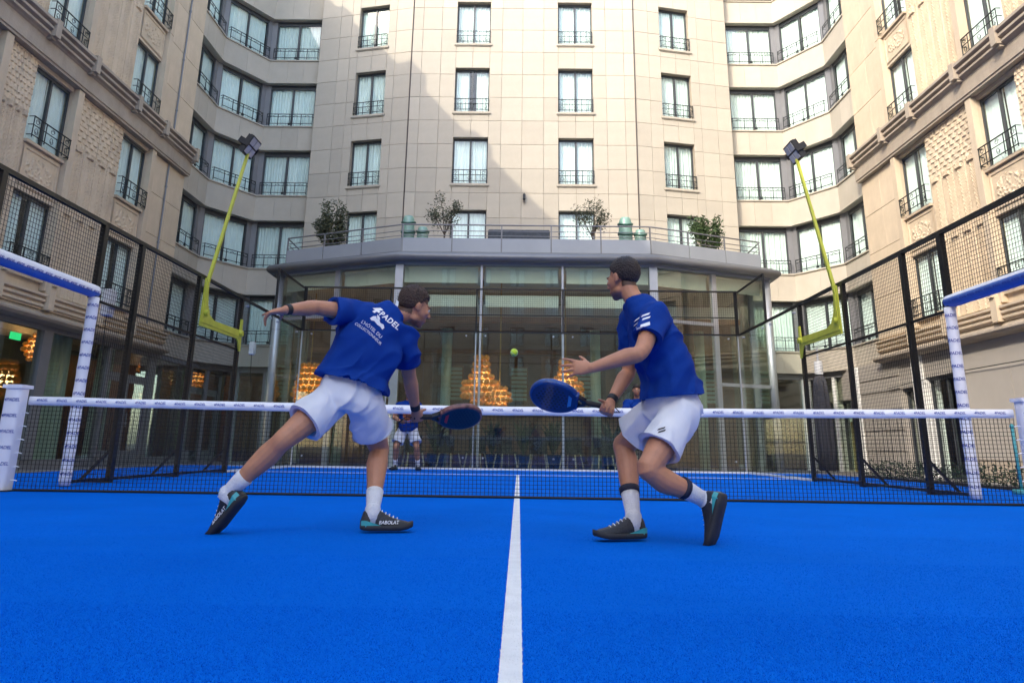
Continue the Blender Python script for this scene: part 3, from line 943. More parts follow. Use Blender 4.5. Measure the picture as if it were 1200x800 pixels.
def wing(sx, label):
    e = empty('hotel_wing', (sx*11.25, 5, -.16), label, 'building', 'wings along the sides of the courtyard')
    Y1 = 16.8; Y0 = -48.0 if sx < 0 else -14.0
    F = Fac((-11.25, Y0), (-11.25, Y1)) if sx < 0 else Fac((11.25, Y1), (11.25, Y0))
    def S(ya, yb):
        return (ya-Y0, yb-Y0) if sx < 0 else (Y1-yb, Y1-ya)
    cols = [(12.65, 14.2), (8.45, 10.0), (5.5, 7.05), (1.3, 2.85)]
    rows = [(4.1, 5.9), (7.06, 8.9), (10.02, 11.88), (12.97, 14.8), (15.85, 17.7)]
    wins = []
    for a, b in cols:
        s0, s1 = S(a, b)
        for z0, z1 in rows: wins.append((s0, s1, z0, z1))
    top = 21.5
    wall_core(F, 0, F.L, 3.2, top, wins, e, n1=-.02, mat='stone_wing')
    for s0, s1, z0, z1 in wins:
        W = put_window(F, s0, s1, z0, z1, e, random.choice((1, 3, 3, 3, 0, 3)), depth=.13, rail='ornate')
    # stone sill slabs, carved panels under the windows
    for a, b in cols:
        s0, s1 = S(a, b)
        for z0 in (4.1, 7.06, 12.97):
            m = MB(); F.box(m, s0+.01, s1-.01, -.019, .07, z0-.07, z0-.002); m.build('sill', M['stone_wing'], e)
        for z0, z1 in ((6.0, 6.96), (11.95, 12.88)):
            put_relief(F, s0+.05, s1-.05, z0+.03, z1-.02, 'bouquet', e, int(a*3), -.014)
    # jamb strips
    strips = []
    for a, b in cols:
        strips += [(b+.003, b+.26)]
    for a, b in strips:
        s0, s1 = S(a, b)
        for z0, z1 in ((3.85, 6.0), (6.006, 8.99), (9.96, 12.9), (12.906, 15.8), (15.806, 19)):
            inst('jamb_slab', slab_mesh(s1-s0-.006, z1-z0-.008, .15, 'stone_wing'), F.mat((s0+s1)/2, -.019, (z0+z1)/2), e)
    # carved panels between the windows
    for a, b in ((10.27, 12.64), (7.33, 8.44), (3.12, 5.49)):
        s0, s1 = S(a, b)
        k = int(a)
        put_relief(F, s0, s1, 7.66, 8.98, 'scales', e, k)
        put_relief(F, s0, s1, 6.0, 7.65, 'feathers', e, k)
        put_relief(F, s0, s1, 3.85, 5.99, 'feathers', e, k+1)
        put_relief(F, s0, s1, 9.97, 12.85, 'feathers', e, k+1)
        put_relief(F, s0, s1, 12.86, 15.8, 'feathers', e, k)
    # plain pier
    s0, s1 = S(14.47, 16.8)
    slabs(F, [s0, (s0+s1)/2+.1, s1], [3.85, 5.1, 6.55, 7.8, 8.99], [], e, 'stone_wing', t=.04, n=-.019)
    slabs(F, [s0, (s0+s1)/2+.1, s1], [9.96, 11.4, 12.85, 14.3, 15.75, 17.2], [], e, 'stone_wing', t=.04, n=-.019)
    # cornice with key blocks
    sweep(F, CORN, 0.0, F.L, e, 'cornice', 'cornice')
    for y in (14.33, 12.5, 10.13, 8.3, 16.7):
        s0, s1 = S(y-.13, y+.13)
        m = MB(); F.box(m, s0+.03, s1-.03, .15, .435, 9.50, 9.945); F.box(m, s0+.06, s1-.06, .15, .34, 9.44, 9.499); m.build('key_block', M['cornice'], e)
    # reeded course over the ground floor
    for a, b in ((14.6, 16.75), (12.6, 14.25), (10.35, 12.4), (8.4, 10.05), (6.2, 8.1), (2, 6)):
        s0, s1 = S(a, b); sweep(F, REED, s0, s1, e, 'reeded_course', 'stone_wing')
    for y in (14.42, 12.5, 10.2, 8.25):
        s0, s1 = S(y-.12, y+.12)
        m = MB(); F.box(m, s0, s1, -.019, .24, 3.42, 3.98); F.box(m, s0+.03, s1-.03, .03, .3, 3.981, 4.06); m.build('key_block', M['stone_wing'], e)
    sweep(F, LEDGE, 0, F.L, e, 'ledge', 'cornice')
    # interior core and roof
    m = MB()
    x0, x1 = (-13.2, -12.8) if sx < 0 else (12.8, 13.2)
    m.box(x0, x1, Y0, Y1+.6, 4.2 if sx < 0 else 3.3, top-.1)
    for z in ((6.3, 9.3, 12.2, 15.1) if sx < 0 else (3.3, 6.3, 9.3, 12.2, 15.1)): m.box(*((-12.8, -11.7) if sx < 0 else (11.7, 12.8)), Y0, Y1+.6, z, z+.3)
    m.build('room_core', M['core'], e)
    m = MB()
    if sx < 0:
        m.box(-26, -11.25, Y0, Y1+5, top, top+.05)
        for ya, yb, h in ((9.6, 10.5, .70), (6.0, 6.9, .50), (14.6, 15.4, .35)):  # unseen roof-edge blocks, added to step the shadow on the central facade
            mc = MB(); mc.box(-12.1, -11.25, ya, yb, top+.051, top+h); mc.build('roof_shadow_block', M['stone_wing'], e)
    else:
        m.box(11.25, 24, Y0, Y1+5, top, top+.05)
    m.build('roof', M['cornice'], e)
    m = MB()
    m.box(*((-26, -25.6) if sx < 0 else (23.6, 24)), Y0, Y1+5, -.2, top); m.build('outer_wall', M['stone_wing'], e)
    return e, F, S
wl, FWL, SL = wing(-1, 'shaded tan stone hotel wing with carved panels above the chandelier windows')
wr, FWR, SR = wing(1, 'sunlit tan stone hotel wing with carved panels above the plain wall')
# drain pipe on the pier
for side, F, e, y in ((-1, FWL, wl, 15.5), (1, FWR, wr, 14.5)):
    m = MB(); X = side*11.19
    m.tube([(X, y, 3.9), (X, y, 8.98)], .028, 8); m.tube([(X, y, 9.97), (X, y, 21)], .028, 8)
    for z in (4.6, 6.4, 8.2, 10.8, 12.6, 14.4): m.tube([(X, y, z), (X, y, z+.05)], .042, 8)
    m.build('drain_pipe', M['grey_metal'], e)

# ---------------- left ground floor: shop front with tall glass
def shop_front(e):
    X = -11.33
    F = Fac((X, -6), (X, 22.4)); s = lambda y: y+6
    m = MB(); F.box(m, 0, F.L, -.1, .05, 3.0, 3.13); m.build('head_frame', M['grey_metal'], e)
    m = MB(); F.box(m, 0, F.L, -.06, .03, -.16, 0.06); m.build('base_frame', M['grey_metal'], e)
    ys = [-6, -2.5, 1.5, 4.2, 7.4, 10.75, 13.8, 16.5, 19.5, 22.3]
    for i, y in enumerate(ys):
        w = .40 if i % 2 else .14
        m = MB(); F.box(m, s(y)-w/2 if i else 0, min(F.L, s(y)+w/2), -.12, .06, .06, 3.0); m.build('pillar', M['grey_metal'], e)
    for i, (a, b) in enumerate(zip(ys, ys[1:])):
        wa = (.40 if i % 2 else .14)/2; wb = (.40 if (i+1) % 2 else .14)/2
        a += wa; b -= wb
        if i in (6, 8):      # doors with a transom
            m = MB(); F.box(m, s(a), s(b), -.05, .03, 2.25, 2.36); m.build('transom', M['grey_metal'], e)
            mid = (a+b)/2
            for p, q in ((a, mid), (mid, b)):
                m = MB()
                F.box(m, s(p)+.004, s(p)+.09, -.04, .02, .06, 2.25); F.box(m, s(q)-.09, s(q)-.004, -.04, .02, .06, 2.25)
                F.box(m, s(p)+.09, s(q)-.09, -.04, .02, .06, .25); F.box(m, s(p)+.09, s(q)-.09, -.04, .02, 2.14, 2.25)
                d = m.build('door', M['grey_metal'], e)
                m = MB(); F.box(m, s(p)+.09, s(q)-.09, -.015, -.005, .25, 2.14); m.build('pane', M['glass_big'], d)
                m = MB(); hy = q-.14 if p == a else p+.14
                m.tube([F.P(s(hy), .05, .9), F.P(s(hy), .05, 1.3)], .014, 6); m.sphere(F.P(s(hy), .05, 1.0), .035, 8, 6); m.build('handle', M['steel'], d)
            m = MB(); F.box(m, s(a), s(b), -.015, -.005, 2.36, 3.0); m.build('pane', M['glass_big'], e)
        else:
            m = MB(); F.box(m, s(a), s(b), -.015, -.005, .06, 3.0); m.build('pane', M['glass_big'], e)
    # interior: floor, ceiling strips, back wall
    m = MB(); m.box(-19, -11.5, -6, 22.4, -.15, -.10); m.build('interior_floor', M['floor_in'], e)
    m = MB(); m.box(-16.2, -11.7, -6, 24, 3.98, 4.04); m.build('interior_ceiling', M['ceiling'], e)
    m = MB(); m.box(-16.2, -16, -6, 24, -.1, 3.97); m.box(-16, -11.7, 23.8, 24, -.1, 3.97); m.build('interior_wall', M['teal_wall'], e)
    for x in (-12.9, -15.2):
        m = MB(); m.box(x-.5, x+.5, -6, 23.7, 3.55, 3.8); m.build('ceiling_beam', M['ceiling'], e)
    # tall pale green curtains
    rr = random.Random(5)
    for y in (-4.6, -.5, 3.0, 6.0, 8.7, 12.2, 14.6, 17.6, 20.4):
        m = pleat(0, .85, 0, 3.5, 0, .05, int(y*10))
        m.build('curtain', M['louvre'], e, True, Matrix.Translation((-12.0, y, 0)) @ Matrix.Rotation(math.pi/2, 4, 'Z'))
shop_front(wl)
m = MB(); m.box(-13.02, -12.98, 12.0, 12.42, 2.98, 3.16)
tag(m.build('exit_sign', M['exit']), 'small green exit sign glowing behind the shop front glass', 'sign')

# ---------------- right ground floor
def right_ground(e):
    X = 11.3
    F = Fac((X, 22.3), (X, -14)); s = lambda y: 22.3-y
    def piece(name, ya, yb, z0, z1, n0, n1, mat):
        m = MB(); F.box(m, s(yb), s(ya), n0, n1, z0, z1); return m.build(name, M[mat], e)
    piece('ground_wall', -14, 12.6, -.16, 3.2, -.4, .03, 'stone_white')
    for k, (a, b) in enumerate(((10.3, 12.55), (8.0, 10.28), (5.6, 7.98), (3.2, 5.58))):
        piece('wall_panel', a, b, .35, 2.45, .031, .06, 'stone_white')
    piece('plinth', -14, 12.6, -.16, .3, .031, .10, 'cornice')
    piece('ground_pilaster', 14.35, 14.95, -.16, 3.2, -.4, .08, 'white_paint')
    piece('ground_wall', 15.8, 18.7, -.16, 3.2, -.4, .03, 'stone_white')
    for z in (.55, 1.15, 1.75, 2.3, 2.7): piece('stone_band', 15.84, 18.66, z, z+.34, .031, .06, 'stone_white')
    piece('ground_pilaster', 18.72, 19.2, -.16, 3.2, -.4, .1, 'white_paint')
    piece('ground_pilaster', 20.6, 20.95, -.16, 3.2, -.4, .1, 'white_paint')
    piece('gold_screen', 19.2, 20.6, -.16, 1.5, -.35, -.3, 'gold')
    piece('lintel_beam', 12.6, 14.35, 2.5, 3.2, -.4, .02, 'stone_white')
    piece('lintel_beam', 14.95, 15.8, 2.3, 3.2, -.4, .02, 'stone_white')
    piece('lintel_beam', 19.2, 22.3, 2.2, 3.2, -.4, .02, 'stone_white')
    for a, b, h in ((12.6, 14.35, 2.5), (14.95, 15.8, 2.3), (19.2, 20.6, 2.2), (20.95, 22.3, 2.2)):
        m = MB()
        F.box(m, s(b)+.002, s(b)+.07, -.2, -.12, -.1, h-.002); F.box(m, s(a)-.07, s(a)-.002, -.2, -.12, -.1, h-.002); F.box(m, s(b)+.07, s(a)-.07, -.2, -.12, h-.09, h-.002); F.box(m, (s(a)+s(b))/2-.03, (s(a)+s(b))/2+.03, -.2, -.12, -.1, h-.09)
        w = m.build('window', M['frame'], e)
        m = MB(); F.box(m, s(b)+.07, s(a)-.07, -.165, -.155, -.1, h-.09); m.build('pane', M['glass'], w)
    m = MB(); m.box(14.5, 14.8, -14, 22.4, -.16, 3.2); m.box(11.75, 14.5, -14, 22.4, -.15, -.1); m.box(11.75, 14.5, -14, 22.4, 3.05, 3.15); m.build('room_core', M['core'], e)
right_ground(wr)
# two slim wires tied along the wall
m = MB(); m.tube([(11.18, 16.5, 2.35), (11.18, 12.6, 2.49), (11.16, 10.2, 2.49), (11.19, 8, 2.5)], .012, 5)
tag(m.build('wall_cable', M['black']), 'thin dark cable strung along the plain sunlit wall', 'cable')

# ================================================================== BUILDING BEHIND THE CAMERA (seen in the glass)
opp = empty('opposite_building', (0, -42, -.16), 'brown stone hotel front mirrored in the glass pavilion', 'building')
FO = Fac((34, -42), (-11, -42))
cols = [(3+3.4*k, 4.4+3.4*k) for k in range(12)]; rows = [(4.1+2.9*k, 5.9+2.9*k) for k in range(6)]
wins = [(a, b, z0, z1) for a, b in cols for z0, z1 in rows]
wall_core(FO, 0, FO.L, -.16, 22, wins, opp, mat='stone_wing')
for i, (a, b, z0, z1) in enumerate(wins):
    ms = window_meshes(b-a-.01, z1-z0-.01, (0, 1, 3)[i % 3], 'long'); sc = (a+b)/2
    W = inst('window', ms['window'], FO.mat(sc, -.2, z0), opp)
    for p in ms['panes']: inst('pane', p, FO.mat(sc, -.2, z0), W)
    for c in ms['curtains']: inst('curtain', c, FO.mat(sc, -.2, z0), W)
for z in (3.2, 9.2, 14.9):
    sweep(FO, [(-.01, z), (.3, z+.05), (.3, z+.3), (-.01, z+.35)], 0, FO.L, opp, 'cornice', 'cornice')
m = MB(); m.box(-11, 34, -44.5, -44, -.1, 22); m.box(-11, 34, -44.5, -41.9, 22, 22.3); m.build('roof', M['core'], opp)

# ================================================================== GLASS PAVILION
pav = empty('glass_pavilion', (0, 15, -.16), 'glass pavilion with grey metal roof edge under the terrace', 'pavilion')
PL = [V(-7.6, 20.6, 0), V(-7.45, 15.2, 0), V(-3.42, 13.3, 0), V(3.75, 13.3, 0), V(7.55, 15.05, 0), V(7.7, 20.5, 0)]
def ring_sweep(pts, prof, name, mat, parent, smooth=False):
    """prof: (offset outwards, z)"""
    offs = {}
    def off(d):
        if d not in offs: offs[d] = offset_poly(pts, d)
        return offs[d]
    m = MB(); rg = []
    for i in range(len(pts)):
        rg.append([off(d)[i]+V(0, 0, z) for d, z in prof])
    m.rings([list(r) for r in rg])
    return m.build(name, M[mat], parent, smooth)
# travel goes left to right so outwards (towards the camera) is to the right: negative offset
tubeprof = [(-.02-.16*math.cos(a)*1.0, 5.53+.135*math.sin(a)) for a in np.linspace(0, 2*math.pi, 16, False)]
ring_sweep(PL, tubeprof, 'roof_edge', 'fascia', pav, True)
ring_sweep(PL, [(.02, 5.64), (.02, 5.70), (.34, 5.70), (.34, 5.64)], 'gutter', 'fascia', pav)
m = MB(); q = offset_poly(PL, .1)
m.poly([p+V(0, 0, 5.62) for p in q]); m.poly([p+V(0, 0, 5.36) for p in reversed(q)])
for i in range(len(q)):
    a, b = q[i], q[(i+1) % len(q)]; m.quad(a+V(0, 0, 5.36), b+V(0, 0, 5.36), b+V(0, 0, 5.62), a+V(0, 0, 5.62))
m.build('terrace_floor', M['panel_grey'], pav)
# parapet panels, posts, rails
PI = offset_poly(PL, .30)
def seg(i): return Fac(PI[i], PI[i+1])
for i, n in ((0, 3), (1, 3), (2, 5), (3, 3), (4, 3)):
    F = seg(i)
    for k in range(n):
        a, b = F.L*k/n+.02, F.L*(k+1)/n-.02
        m = MB(); F.box(m, a, b, -.012, .012, 5.705, 6.16); m.build('parapet_panel', M['panel_grey'], pav)
        m = MB(); F.box(m, F.L*k/n-.018, F.L*k/n+.018, -.05, -.0125, 5.70, 6.56); m.build('rail_post', M['grey_metal'], pav)
for z, r in ((6.56, .022), (6.38, .012), (6.24, .012)):
    m = MB(); m.tube([p+V(0, .03, z) for p in PI], r, 8); m.build('rail', M['grey_metal'], pav, True)
# glass walls
PG = offset_poly(PL, .22)
def gseg(i): return Fac(PG[i], PG[i+1])
ZT = 5.36
divs = {0: [0, 1.8, 3.6, gseg(0).L], 1: [0, 2.15, gseg(1).L], 2: [0, 2.3, 4.55, gseg(2).L], 3: [0, 2.05, gseg(3).L], 4: [0, 1.8, 3.6, gseg(4).L]}
for i in range(5):
    F = gseg(i); ds = divs[i]
    for k, (a, b) in enumerate(zip(ds, ds[1:])):
        m = MB(); F.box(m, a+.03, b-.03, -.008, .008, -.08, ZT); m.build('glass_panel', M['glass_big'], pav)
        if 0 < k:
            w = .028 if i == 2 else .075
            m = MB(); F.box(m, a-w, a+w, -.10, .045, -.16, ZT); m.build('mullion', M['steel'], pav)
        zt = {1: [4.0, 2.2], 3: [3.85, 2.2]}.get(i)
        if zt:
            m = MB(); F.box(m, a+.08, b-.08, -.06, .05, zt[k], zt[k]+.09); m.build('transom', M['steel'], pav)
    m = MB(); F.box(m, .03, F.L-.03, -.05, .03, -.16, -.081); m.build('base_frame', M['grey_metal'], pav)
for i in (1, 2, 3, 4):
    p = PG[i]; m = MB()
    if i in (2, 3): m.box(p.x-.11, p.x+.11, p.y-.06, p.y+.16, -.16, ZT)
    else: m.tube([(p.x, p.y, -.16), (p.x, p.y, ZT)], .12, 14)
    m.build('column', M['steel'], pav, i in (1, 4))
# interior
m = MB(); q = offset_poly(PL, .4); m.poly([p+V(0, 0, -.10) for p in q]); m.build('interior_floor', M['floor_in'], pav)
m = MB(); m.poly([p+V(0, 0, 5.33) for p in reversed(q)]); m.build('interior_ceiling', M['ceiling'], pav)
for i in (1, 2, 3):      # roller blinds let down along the head of the glass
    F = gseg(i); ds = divs[i]
    for a, b in zip(ds, ds[1:]):
        m = MB(); F.box(m, a+.12, b-.12, -.20, -.17, 4.90+random.uniform(-.02, .02), 5.30); m.tube([F.P(a+.1, -.185, 5.31), F.P(b-.1, -.185, 5.31)], .04, 8); m.build('blind', M['blind'], pav)
        if i == 2:
            m = MB(); F.box(m, a+.1, b-.1, -.32, -.26, 4.24, 4.56); m.build('bulkhead', M['blind'], pav)
m = MB(); m.box(-6.6, 6.6, 15.6, 15.9, 4.25, 4.62); m.build('ceiling_beam', M['ceiling'], pav)
m = MB(); m.box(-6.6, 6.6, 15.58, 15.92, 4.10, 4.249); m.build('beam_trim', M['wood'], pav)
m = MB(); m.box(-7.3, 7.3, 19.4, 19.7, -.1, 5.3); m.build('interior_wall', M['wood_dark'], pav)
m = MB(); m.box(-7.2, 7.2, 19.28, 19.39, 3.55, 3.70); m.build('cornice', M['wood'], pav)
for k in range(13):
    x = -6.6+k*1.1
    if k % 2 == 0:
        m = MB(); m.box(x-.3, x+.3, 19.3, 19.39, 1.95, 3.15); w = m.build('shutter', M['wood'], pav)
        for j in range(8):
            m = MB(); m.box(x-.26, x+.26, 19.26, 19.299, 2.0+j*.14, 2.10+j*.14); m.build('slat', M['louvre'], w)
    else:
        m = MB(); m.box(x-.35, x+.35, 19.33, 19.39, .1, 3.5); m.build('wall_panel', M['wood'], pav)
for x in (-5.6, -2.3, 2.4, 5.7):
    m = MB(); m.tube([(x, 17.2, -.1), (x, 17.2, 4.1)], .16, 16); m.build('interior_column', M['louvre'], pav, True)

# ================================================================== CHANDELIERS
globe = MB(); globe.sphere((0, 0, 0), 1, 10, 7); globe_me = globe.mesh('globe', M['amber'], True)
def chandelier(loc, H, W, tiers, label, rod=.5, watt=13.0):
    e = empty('chandelier', loc, label, 'chandelier', 'amber glass chandeliers')
    loc = Vector(loc)
    m = MB(); m.tube([loc, loc+V(0, 0, H+rod)], .02, 8)
    for i, t in enumerate(tiers):
        z = H*(i+.5)/len(tiers); R_ = W*t/2
        m.tube([loc+V(R_*math.cos(a), R_*math.sin(a), z-.03) for a in np.linspace(0, 2*math.pi, 18, False)], .012, 5, closed=True)
        for a in (0, math.pi/2): m.tube([loc+V(R_*math.cos(a), R_*math.sin(a), z-.03), loc-V(R_*math.cos(a), R_*math.sin(a), -z+.03)], .01, 5)
    m.build('stem', M['brass'], e)
    g = H/len(tiers)*.46
    ld = bpy.data.lights.new('chandelier_light', 'POINT'); ld.energy = watt; ld.color = (1, .62, .28); ld.shadow_soft_size = .25
    lo = bpy.data.objects.new('chandelier_light', ld); COL.objects.link(lo); lo.location = loc+V(0, 0, H*.5); attach(lo, e)
    for i, t in enumerate(tiers):
        z = H*(i+.5)/len(tiers); R_ = W*t/2
        n = max(4, int(2*math.pi*R_/(g*2.05)))
        for k in range(n):
            a = 2*math.pi*(k+.5*(i % 2))/n
            inst('globe', globe_me, Matrix.Translation(loc+V(R_*math.cos(a), R_*math.sin(a), z)) @ Matrix.Scale(g, 4), e)
    return e
T1 = [.45, 1.0, 1.0, .95, .6, .42, .36, .34]
chandelier((-1.10, 15.2, 1.62), 1.45, 1.05, T1, 'tall amber globe chandelier hanging above the net between the two players', 2.2)
chandelier((-.55, 15.0, 1.55), .62, .62, [.5, 1, .9, .6], 'small amber globe chandelier beside the tallest one', 3.1)
chandelier((1.35, 15.2, 1.72), 1.25, .95, T1, 'amber globe chandelier behind the blue racket', 2.3)
chandelier((-6.55, 17.0, 1.7), 1.25, .95, [.8, 1, .9, .8, .7, .6, .5], 'tiered amber chandelier behind the outstretched arm', 2.2)
chandelier((-12.6, 19.2, 2.5), .85, .75, [.5, .7, 1, .9, .6, .3], 'amber chandelier behind the shop front double doors', .5)
chandelier((-12.2, 22.3, 2.45), .85, .7, [.5, .7, 1, .9, .6, .3], 'amber chandelier at the far end of the shop front, past the double doors', .5)
chandelier((-14.2, 15.2, 2.7), .85, .7, [.5, .7, 1, .9, .6, .3], 'amber chandelier behind the shop front glass beside the green exit sign', .5)

# ================================================================== CHAIRS AND PLANTS INSIDE
def chair(x, y, rz, label):
    e = empty('cafe_chair', (x, y, -.10), label, 'chair', 'dark cafe chairs behind the pavilion glass', rz)
    R_ = Matrix.Translation((x, y, -.10)) @ Matrix.Rotation(rz, 4, 'Z')
    m = MB(); m.box(-.23, .23, -.22, .22, .42, .48, R_); m.build('seat', M['chair_dark'], e)
    m = MB()
    rg = []
    for a in np.linspace(-1.1, 1.1, 9):
        c = V(.27*math.sin(a), .26*math.cos(a)-.02, 0); rg.append([R_ @ (c*.93+V(0, 0, .46)), R_ @ (c*1.03+V(0, 0, .46)), R_ @ (c*1.08+V(0, 0, .86)), R_ @ (c*.98+V(0, 0, .86))])
    m.rings(rg); m.build('backrest', M['chair_dark'], e)
    for sx in (-1, 1):
        for sy in (-1, 1):
            m = MB(); m.tube([R_ @ V(sx*.19, sy*.18, .42), R_ @ V(sx*.25, sy*.25, 0)], .022, 6); m.build('leg', M['cloth_beige'], e)
    return e
for i, (x, y, rz) in enumerate(((-2.85, 14.3, .4), (-1.9, 14.5, 2.6), (-1.15, 14.2, -.3), (-.35, 14.4, .5), (.55, 14.3, 3.0), (1.45, 14.4, -.5), (2.3, 14.3, .3), (3.0, 14.6, 2.4))):
    chair(x, y, rz, 'dark cafe chair with pale cane legs behind the pavilion glass')

def leaf_cloud(m, centre, radii, n, size, rnd, up=.3, hollow=.0, flat=1.0):
    c = Vector(centre)
    for _ in range(n):
        while True:
            p = V(rnd.uniform(-1, 1), rnd.uniform(-1, 1), rnd.uniform(-1, 1))
            if hollow < p.length < 1: break
        p = V(p.x*radii[0], p.y*radii[1], p.z*radii[2])
        d = V(rnd.gauss(0, 1), rnd.gauss(0, 1), rnd.gauss(up, .8)).normalized()
        w = d.cross(V(rnd.gauss(0, 1), rnd.gauss(0, 1), rnd.gauss(0, 1))).normalized()
        s = size*rnd.uniform(.6, 1.4); a = c+p
        m.v += [tuple(a), tuple(a+d*s*.5+w*s*.2), tuple(a+d*s), tuple(a+d*s*.5-w*s*.2)]
        k = len(m.v)-4; m.f.append((k, k+1, k+2, k+3)); m.m.append(0)

def potted_tree(loc, H, crown, label, leaf, seed, dense=1.0, pot=(.45, .3), trunk_h=.5, size=.085, group='potted trees on the terrace'):
    rnd = random.Random(seed); loc = Vector(loc)
    e = empty('potted_tree', loc, label, 'tree', group)
    m = MB(); w, h = pot
    rg = [[loc+V(sx*w*k, sy*w*.6*k, z) for sx, sy in ((-1, -1), (1, -1), (1, 1), (-1, 1))] for z, k in ((0, .85), (h, 1), (h, .9), (h-.05, .88))]
    m.rings(rg); m.build('planter', M['pot'], e)
    m = MB(); th = H*trunk_h
    base = loc+V(0, 0, h-.05); fork = loc+V(rnd.uniform(-.05, .05), 0, th)
    m.tube([base, base.lerp(fork, .5)+V(.03, 0, 0), fork], [.035, .028, .024], 7)
    tips = []
    for k in range(9):
        a = 2*math.pi*k/9+rnd.random(); r_ = rnd.uniform(.45, .95)
        tip = V(fork.x+crown[0]*r_*math.cos(a), fork.y+crown[1]*r_*math.sin(a), loc.z+th+(H-th)*rnd.uniform(.35, .98))
        mid = fork.lerp(tip, .5)+V(rnd.uniform(-.06, .06), rnd.uniform(-.06, .06), .08)
        m.tube([fork, mid, tip], [.016, .010, .004], 5); tips.append((mid, tip))
    m.build('trunk', M['bark'], e)
    m = MB()
    for mid, tip in tips:
        for j in range(5):
            c = mid.lerp(tip, rnd.uniform(.2, 1.1)); s = rnd.uniform(.14, .26)*max(crown)/.6
            leaf_cloud(m, c, (s, s, s*1.15), int(46*dense), size, rnd)
    leaf_cloud(m, loc+V(0, 0, th+(H-th)*.5), (crown[0], crown[1], (H-th)*.5), int(500*dense), size, rnd)
    m.build('crown', M[leaf], e)
    return e
TZ = 5.62
potted_tree((-5.95, 16.1, TZ), 2.45, (.50, .5), 'bushy potted tree on the shaded corner of the terrace', 'leaf_olive', 1, 1.5, trunk_h=.18, size=.10)
potted_tree((-2.28, 14.3, TZ), 1.95, (.58, .5), 'slender potted olive tree in the shaded part of the terrace', 'leaf_olive', 2, .65, trunk_h=.42, size=.065)
potted_tree((2.12, 14.3, TZ), 1.9, (.55, .5), 'slender potted olive tree in the sunlit part of the terrace', 'leaf_olive', 3, .65, trunk_h=.42, size=.065)
potted_tree((5.75, 15.5, TZ), 1.75, (.48, .45), 'bushy potted tree on the sunlit corner of the terrace', 'leaf_green', 4, 1.4, trunk_h=.2, size=.10)

def urn(loc, r, h, label):
    e = empty('ceramic_urn', loc, label, 'urn', 'green ceramic urns on the terrace'); loc = Vector(loc)
    m = MB(); rg = []
    for t, k in ((0, .7), (.04, .82), (.35, 1.0), (.7, 1.0), (.9, .92), (.97, .8), (1.0, .72)):
        rg.append([loc+V(r*k*math.cos(a), r*k*math.sin(a), h*t) for a in np.linspace(0, 2*math.pi, 20, False)])
    m.rings(rg); m.build('body', M['urn'], e, True)
    for t in (.3, .62, .84):
        m = MB(); m.tube([loc+V(r*1.0*math.cos(a), r*1.0*math.sin(a), h*t+.03*math.cos(a*2)) for a in np.linspace(0, 2*math.pi, 24, False)], .035, 6, closed=True); m.build('band', M['urn_dark'], e, True)
urn((-3.28, 14.15, TZ), .19, 1.32, 'tall green ceramic urn beside the shaded slender olive tree')
urn((-2.85, 14.1, TZ), .17, .98, 'short green ceramic urn beside the shaded slender olive tree')
urn((3.05, 14.15, TZ), .2, 1.34, 'tall green ceramic urn beside the sunlit slender olive tree')
urn((3.48, 14.15, TZ), .17, .98, 'short green ceramic urn beside the sunlit slender olive tree')
# wicker sofa
e = empty('terrace_sofa', (-.05, 14.4, TZ), 'long dark wicker sofa behind the terrace railing', 'sofa')
m = MB(); m.box(-.95, .85, 14.15, 14.75, TZ+.05, TZ+.42); m.build('seat', M['sofa'], e)
m = MB(); m.box(-.95, .85, 14.10, 14.22, TZ+.42, TZ+.95); b = m.build('backrest', M['sofa'], e); b.modifiers.new('bevel', 'BEVEL').width = .03
for x in (-.95, .75):
    m = MB(); m.box(x, x+.12, 14.225, 14.75, TZ+.425, TZ+.66); m.build('arm', M['sofa'], e)
for x in (-.9, .78):
    m = MB(); m.box(x, x+.06, 14.2, 14.26, TZ, TZ+.05); m.box(x, x+.06, 14.64, 14.70, TZ, TZ+.05); m.build('foot', M['pot'], e)

def plant(loc, h, spread, n, label, mat='leaf_dark', seed=0):
    rnd = random.Random(seed); loc = Vector(loc)
    e = empty('indoor_plant', loc, label, 'plant', 'dark potted plants behind the pavilion glass')
    m = MB(); m.rings([[loc+V(r*math.cos(a), r*math.sin(a), z) for a in np.linspace(0, 2*math.pi, 14, False)] for r, z in ((.2, 0), (.26, .4), (.22, .4), (.2, .36))]); m.build('planter', M['pot'], e)
    m = MB()
    for k in range(n):
        a = rnd.random()*6.28; t = rnd.uniform(.3, 1); tip = loc+V(spread*t*math.cos(a), spread*t*math.sin(a), .4+h*rnd.uniform(.4, 1))
        b = loc+V(0, 0, .36); mid = b.lerp(tip, .55)+V(0, 0, h*.18)
        w = V(-math.sin(a), math.cos(a), 0)*.05
        n0 = len(m.v); m.v += [tuple(b-w*.3), tuple(b+w*.3), tuple(mid+w), tuple(mid-w), tuple(tip)]
        m.f += [(n0, n0+1, n0+2, n0+3), (n0+3, n0+2, n0+4)]; m.m += [0, 0]
    m.build('leaves', M[mat], e)
for i, x in enumerate((-2.35, -.75, .15, 1.0, 2.65)):
    plant((x, 15.3+.2*(i % 2), -.10), 1.0, .55, 60, 'dark leafy potted plant among the cafe chairs', seed=i)

